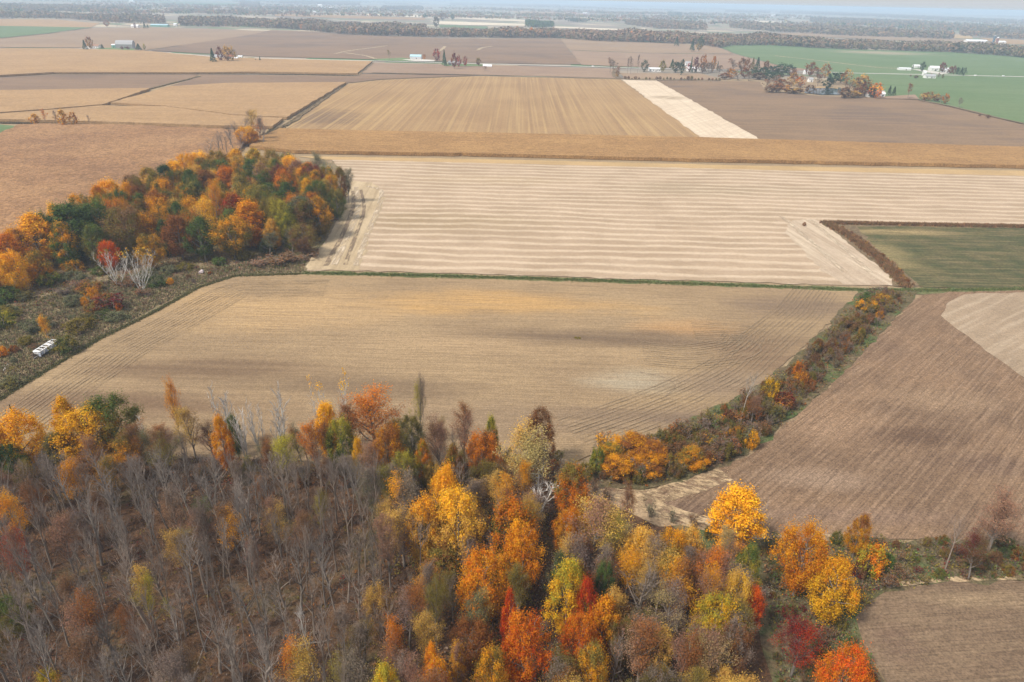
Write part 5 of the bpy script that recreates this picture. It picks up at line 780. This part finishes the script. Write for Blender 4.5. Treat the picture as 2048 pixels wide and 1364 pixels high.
# farm trees
FT = {'A': 'at the grey barn farm', 'B': 'round the red roofed house', 'C': 'by the blue roofed barn', 'D': 'behind the small mauve plot', 'E': 'at the green field farm', 'F': 'beside the pond house'}
for f, kd, x, y, w, h, c, c2, lab in [
    ('A', 'farspruce', 166, 79, 12, 17, 'DG', None, 'tall spruce beside the white ranch house'), ('A', 'far', 176, 74, 17, 20, 'TN', 'RU', 'tan orange tree behind the white ranch house'), ('A', 'farspruce', 203, 88, 8, 8, 'DG', None, 'small spruce right of the white ranch house'), ('A', 'farspruce', 275, 87, 15, 11, 'DG', None, 'broad spruce right of the grey barn'), ('A', 'far', 287, 88, 8, 10, 'YG', None, 'small yellowish tree right of the grey barn'), ('A', 'far', 243, 93, 8, 5, 'DR', None, 'dark red shrub before the grey barn'), ('A', 'far', 255, 93, 9, 5, 'DR', 'BR', 'dark brown shrub before the grey barn'),
    ('B', 'farspruce', 422, 96, 15, 20, 'DG', None, 'tall dark spruce left of the brown farm trees'), ('B', 'far', 438, 94, 20, 20, 'DR', 'RU', 'dark reddish tree beside the tall dark spruce'), ('B', 'far', 451, 92, 22, 22, 'RU', 'TN', 'tall brown tree behind the red roofed house'), ('B', 'far', 461, 94, 18, 20, 'OL', 'TN', 'olive tree behind the red roofed house'), ('B', 'farbare', 469, 101, 10, 14, 'GY', None, 'grey thin tree right of the olive farm tree'), ('B', 'farspruce', 519, 113, 6, 7, 'DG', None, 'young conifer by the farm drive'), ('B', 'farspruce', 511, 117, 4, 4, 'DG', None, 'tiny conifer by the farm drive'),
    ('C', 'farbare', 778, 101, 8, 15, 'OL', None, 'lone thin tree by the road ditch'), ('C', 'far', 848, 109, 8, 8, 'YO', 'RU', 'small amber bush beside the blue roofed barn'), ('C', 'far', 873, 98, 18, 18, 'DR', 'R', 'round crimson tree left of the tall spruce'), ('C', 'farspruce', 888, 99, 11, 22, 'DG', None, 'tallest spruce beside the crimson trees'), ('C', 'farspruce', 891, 115, 7, 12, 'DG', None, 'short spruce below the tallest spruce'), ('C', 'far', 908, 106, 16, 21, 'RU', 'DR', 'brown red tree above the small grey house'), ('C', 'far', 917, 112, 14, 15, 'R', 'DR', 'red tree above the small grey house'), ('C', 'far', 930, 112, 11, 15, 'R', 'PK', 'pale red tree right of the small grey house'), ('C', 'far', 957, 116, 13, 11, 'DR', 'OL', 'round dark maroon tree left of the white tents'), ('C', 'farbare', 970, 133, 16, 6, 'PK', None, 'twiggy shrub below the white tents'),
    ('D', 'farbare', 1222, 118, 16, 18, 'PK', None, None), ('D', 'farbare', 1230, 121, 20, 17, 'GY', None, None), ('D', 'farbare', 1236, 134, 16, 12, 'RU', None, None), ('D', 'far', 1236, 142, 12, 8, 'TN', 'BR', None), ('D', 'farbare', 1257, 118, 9, 19, 'GY', None, None), ('D', 'farbare', 1264, 115, 9, 21, 'GY', None, None), ('D', 'farbare', 1278, 112, 10, 22, 'GY', None, None), ('D', 'far', 1291, 121, 20, 15, 'GG', 'DG', 'grey green willow left of the long white shed'), ('D', 'far', 1327, 121, 16, 16, 'YG', 'OL', 'yellow green tree right of the long white shed'), ('D', 'farspruce', 1346, 118, 12, 14, 'DG', None, None), ('D', 'far', 1354, 124, 22, 14, 'GG', 'DG', None), ('D', 'far', 1366, 119, 15, 20, 'DG', None, None), ('D', 'farspruce', 1385, 113, 6, 22, 'DG', None, None), ('D', 'far', 1394, 115, 16, 20, 'DR', None, 'dark maroon tree behind the white houses'), ('D', 'far', 1381, 126, 14, 12, 'DR', 'R', 'crimson tree beside the grey roofed house'), ('D', 'far', 1409, 111, 18, 22, 'O', 'RU', 'orange brown tree behind the white houses'), ('D', 'far', 1430, 112, 10, 22, 'TN', 'O', 'narrow tan tree right of the white houses'), ('D', 'farspruce', 1437, 122, 5, 14, 'DG', None, None), ('D', 'far', 1408, 124, 22, 15, 'GY', 'BR', None), ('D', 'farbare', 1420, 126, 20, 13, 'GY', None, None), ('D', 'farspruce', 1385, 137, 5, 6, 'DG', None, None), ('D', 'farspruce', 1392, 137, 5, 6, 'DG', None, None),
    ('E', 'far', 1848, 124, 14, 14, 'DG', None, 'round dark green tree between the white sheds'), ('E', 'far', 1889, 125, 16, 15, 'BR', 'DR', 'brown tree right of the tall white barn'), ('E', 'far', 1904, 133, 15, 10, 'RU', 'BR', None), ('E', 'far', 1911, 132, 10, 12, 'BR', 'DR', None), ('E', 'far', 1918, 135, 12, 10, 'DG', None, None), ('E', 'farspruce', 1926, 134, 9, 12, 'DG', None, None), ('E', 'far', 1931, 136, 10, 11, 'DG', None, None), ('E', 'farspruce', 1827, 130, 4, 6, 'DG', None, None), ('E', 'far', 1879, 146, 6, 6, 'GY', None, None), ('E', 'far', 1887, 148, 6, 6, 'OL', None, None), ('E', 'far', 1833, 151, 9, 4, 'BR', None, 'low brown brush left of the near farmhouse'), ('E', 'far', 1822, 149, 5, 3, 'BR', None, None),
    ('F', 'far', 1757, 167, 32, 15, 'O', 'YO', 'large orange tree behind the pond house'), ('F', 'farspruce', 1782, 171, 11, 11, 'DG', None, 'left of two spruces beside the pond house yard'), ('F', 'farspruce', 1791, 173, 11, 10, 'DG', None, 'right of two spruces beside the pond house yard'), ('F', 'farbare', 1823, 169, 24, 15, 'RU', None, 'thin rusty tree at the end of the pond house yard'), ('F', 'far', 1746, 176, 16, 10, 'DG', None, 'dark green tree against the pond house')]:
    T1(kd, x, y, w, h, c, c2=c2, label=lab, place=FT[f])
LB = 'before the far left belt'
for a in [('far', 211, 39, 14, 19, 'O', 'PK', 'pink orange tree left of its pale twin before the far belt'), ('farbare', 230, 33, 13, 25, 'PK', None, 'tall pale pink tree before the far belt'), ('far', 268, 46, 6, 14, 'DR', None, 'dark red tree behind the white hip house'), ('farspruce', 287, 43, 6, 18, 'DG', None, 'conifer left of the greenhouse'), ('farspruce', 294, 48, 6, 11, 'DG', None, 'young conifer left of the greenhouse'), ('farspruce', 1355, 72, 12, 22, 'DG', None, 'broad dark conifer before the rusty belt'), ('far', 1403, 73, 18, 26, 'DG', None, 'big dark green tree before the rusty belt'), ('farspruce', 1387, 77, 12, 25, 'DG', None, 'dark conifer at the belt corner by the green field'), ('far', 1400, 82, 16, 20, 'TN', 'GG', 'tan tree before the big dark green tree'), ('far', 717, 21, 5, 24, 'DG', None, 'lone tree on the far cream strip'), ('far', 885, 26, 18, 30, 'PK', 'BR', 'pinkish woodlot tree beside the far white house'), ('far', 905, 28, 10, 26, 'DG', None, 'dark tree right of the far white house'), ('far', 872, 34, 14, 32, 'GG', 'GY', 'big grey tree left of the cream field'), ('far', 1063, 55, 12, 22, 'YO', 'O', 'round orange tree in the tree belt')]:
    T1(*a[:6], c2=a[6], label=a[7], place=LB)
# ------------------------------------------------------------------ cars on the road
def car(x, y, m, lab, rot):
    p = g(x, y); e = bpy.data.objects.new('car', None); COL.objects.link(e); e.location = (p[0], p[1], .16); e.rotation_euler = (0, 0, rot); tag(e, lab, 'car')
    def pr(nm, prof, w, mat, par):
        n = len(prof); V = [(a, -w/2, b) for a, b in prof]+[(a, w/2, b) for a, b in prof]
        return quadmesh(nm, V, [tuple(range(n)), tuple(range(2*n-1, n-1, -1))]+[(i, n+i, n+(i+1) % n, (i+1) % n) for i in range(n)], par, mat)
    b = pr('body', [(-2.2, .35), (2.2, .35), (2.25, .75), (1.3, .95), (.7, 1.45), (-1.2, 1.5), (-2.1, 1.0), (-2.25, .8)], 1.8, m, e); pr('windscreen', [(.72, 1.42), (1.25, .97), (1.3, 1.0), (.78, 1.46)], 1.5, M_glass, e)
    for sx in (-1.35, 1.35):
        for sy in (-.82, .82):
            k = 12; V = [(sx+.34*math.cos(2*math.pi*i/k), sy+d, .34+.34*math.sin(2*math.pi*i/k)) for d in (-.11, .11) for i in range(k)]
            quadmesh('wheel', V, [tuple(range(k)), tuple(range(2*k-1, k-1, -1))]+[(i, k+i, k+(i+1) % k, (i+1) % k) for i in range(k)], e, M_blk)
car(1951, 152, M_white, 'white car on the road nearest the green field farm', -.03); car(2007, 153.2, M_roofw, 'second white car farther along the road from the farm', -.03); car(1186, 133.6, M_white, 'white car on the road above the golden stubble', -.03)
# ------------------------------------------------------------------ derelict white trailer frame, boulder, logs
p0 = g(76, 716); p1 = g(116, 692); dv = p1-p0; LT = np.linalg.norm(dv)*.95; e = bpy.data.objects.new('trailer', None); COL.objects.link(e); mid = (p0+p1)/2; e.location = (mid[0], mid[1], 0); e.rotation_euler = (.0, -.03, math.atan2(dv[1], dv[0]))
tag(e, 'derelict white trailer frame with open roof beside green bush', 'trailer'); M_tr = plain('chalky_white_paint', (.70, .69, .69), .5, .3, .35, 1.2); M_tr2 = plain('faded_blue_panel', (.42, .46, .56), .6, .3, .25, 1.2)
W2_ = 1.9; zt = 2.0
for sy in (-1, 1): boxpart('top_rail', (0, sy*W2_/2, zt), (LT, .24, .18), e, M_tr); boxpart('chassis_rail', (0, sy*.7, .75), (LT, .14, .25), e, M_greyw)
for i in range(6):
    x = -LT/2+LT*(i+.1)/5.2; boxpart('roof_bar', (x, 0, zt+.03), (.8 if i in (0, 3) else .3, W2_-.2, .12), e, M_tr)
for i in range(6):
    for sy in (-1, 1): boxpart('post', (-LT/2+.1+(LT-.2)*i/5, sy*(W2_/2-.02), 1.35), (.12, .1, 1.15), e, M_tr)
for i in (0, 1, 3): boxpart('side_panel', (-LT/2+.1+(LT-.2)*(i+.5)/5, -W2_/2-.07, 1.3), ((LT-.2)/5*.7, .05, .7), e, M_tr2)
boxpart('end_panel', (-LT/2-.04, 0, 1.6), (.08, W2_, .7), e, M_tr); boxpart('end_panel', (-LT/2-.05, -.75, 1.1), (.08, .7, .9), e, M_tr2); boxpart('floor', (0, 0, .95), (LT-.1, W2_-.25, .1), e, M_greyw); boxpart('drawbar', (-LT/2-.7, 0, .7), (1.5, .14, .14), e, M_greyw)
for sx in (-.22, .02):
    for sy in (-1, 1):
        k = 14; V = [(sx*LT+.42*math.cos(2*math.pi*i/k), sy*1.0+d, .40+.42*math.sin(2*math.pi*i/k)) for d in (-.12, .12) for i in range(k)]
        quadmesh('wheel', V, [tuple(range(k)), tuple(range(2*k-1, k-1, -1))]+[(i, k+i, k+(i+1) % k, (i+1) % k) for i in range(k)], e, M_blk)
import bmesh
bm = bmesh.new(); bmesh.ops.create_icosphere(bm, subdivisions=3, radius=1.0)
for v in bm.verts:
    n_ = .8+.28*math.sin(v.co.x*3+1)*math.cos(v.co.y*2.6)+.12*math.sin(v.co.z*7+v.co.x*5); v.co = Vector((v.co.x*1.35*n_, v.co.y*.95*n_, (v.co.z*.8+.35)*n_))
me = bpy.data.meshes.new('boulder'); bm.to_mesh(me); bm.free(); o = link('boulder', me, mat=plain('pale_stone', (.55, .46, .47), .8, .2, .25, 1.5)); p = g(403, 546); o.location = (p[0], p[1], 0); tag(o, 'pale pinkish boulder at the foot of the dense wood', 'rock')
def log(x0, y0, x1, y1, r0, col, lab):
    a, b = g(x0, y0), g(x1, y1); n = 7; P = [np.array([a[0]+(b[0]-a[0])*i/n+rnd.gauss(0, .08), a[1]+(b[1]-a[1])*i/n+rnd.gauss(0, .08), r0*.8+.05*i/n]) for i in range(n+1)]
    segs = [(P[i], P[i+1], r0*(1-.6*i/n), r0*(1-.6*(i+1)/n)) for i in range(n)]
    for i in (3, 4, 5, 6): d = np.array([rnd.uniform(-1, 1), rnd.uniform(-1, 1), rnd.uniform(.2, .9)]); segs.append((P[i], P[i]+d*1.3, r0*.3, r0*.1))
    o = link('fallen_log', seg_mesh('fallen_log', segs)); o.color = (*BARK[col], 1); tag(o, lab, 'log')
log(8, 742, 16, 730, .16, 'white', 'short pale log lying in the rough meadow'); log(585, 1294, 665, 1280, .16, 'grey', 'long fallen trunk on the bare wood floor'); log(640, 1215, 700, 1150, .14, 'dark', 'dark fallen trunk among the bare trees'); log(600, 1180, 660, 1240, .12, 'dark', 'thin dark fallen trunk crossing the leaf litter'); log(120, 590, 138, 597, .12, 'white', 'white forked branch lying in the rough meadow'); log(395, 1330, 430, 1240, .13, 'grey', 'grey fallen trunk low in the bare wood')
tufts('straw_scraps', np.vstack([along([(1440, 950), (1520, 905), (1600, 840), (1680, 765), (1760, 690), (1830, 612)], 2.2, 900, 52), along([(1240, 995), (1330, 1000), (1450, 950)], 4, 700, 53)]), (.05, .14), [(.55, .43, .28), (.46, .35, .22), (.38, .29, .19)], 'loose straw scraps along the hedgerow foot', 9, 3, .8, 'straw')
brush_mass('brush_heap', gp([(1722, 596), (1740, 578), (1768, 578), (1760, 592), (1740, 602)]), 60, (.4, 1.2), dict(GY=4, G=2, BR=2), 'heap of grey cut brush at the grass verge', 16, .2, 61, 'brush heap')

# ------------------------------------------------------------------ haze
t = NT('haze_air'); v = t.n('VolumePrincipled'); v.inputs['Color'].default_value = (.60, .78, 1.0, 1); v.inputs['Density'].default_value = 1.7e-4; v.inputs['Anisotropy'].default_value = .0
t.t.links.new(v.outputs[0], t.out.inputs['Volume'])
o = boxpart('haze', (0, 0, 47.0), (124000, 124000, 96.0), None, t.m); tag(o, 'thin blue autumn haze over the farmland', 'haze', kind='stuff')
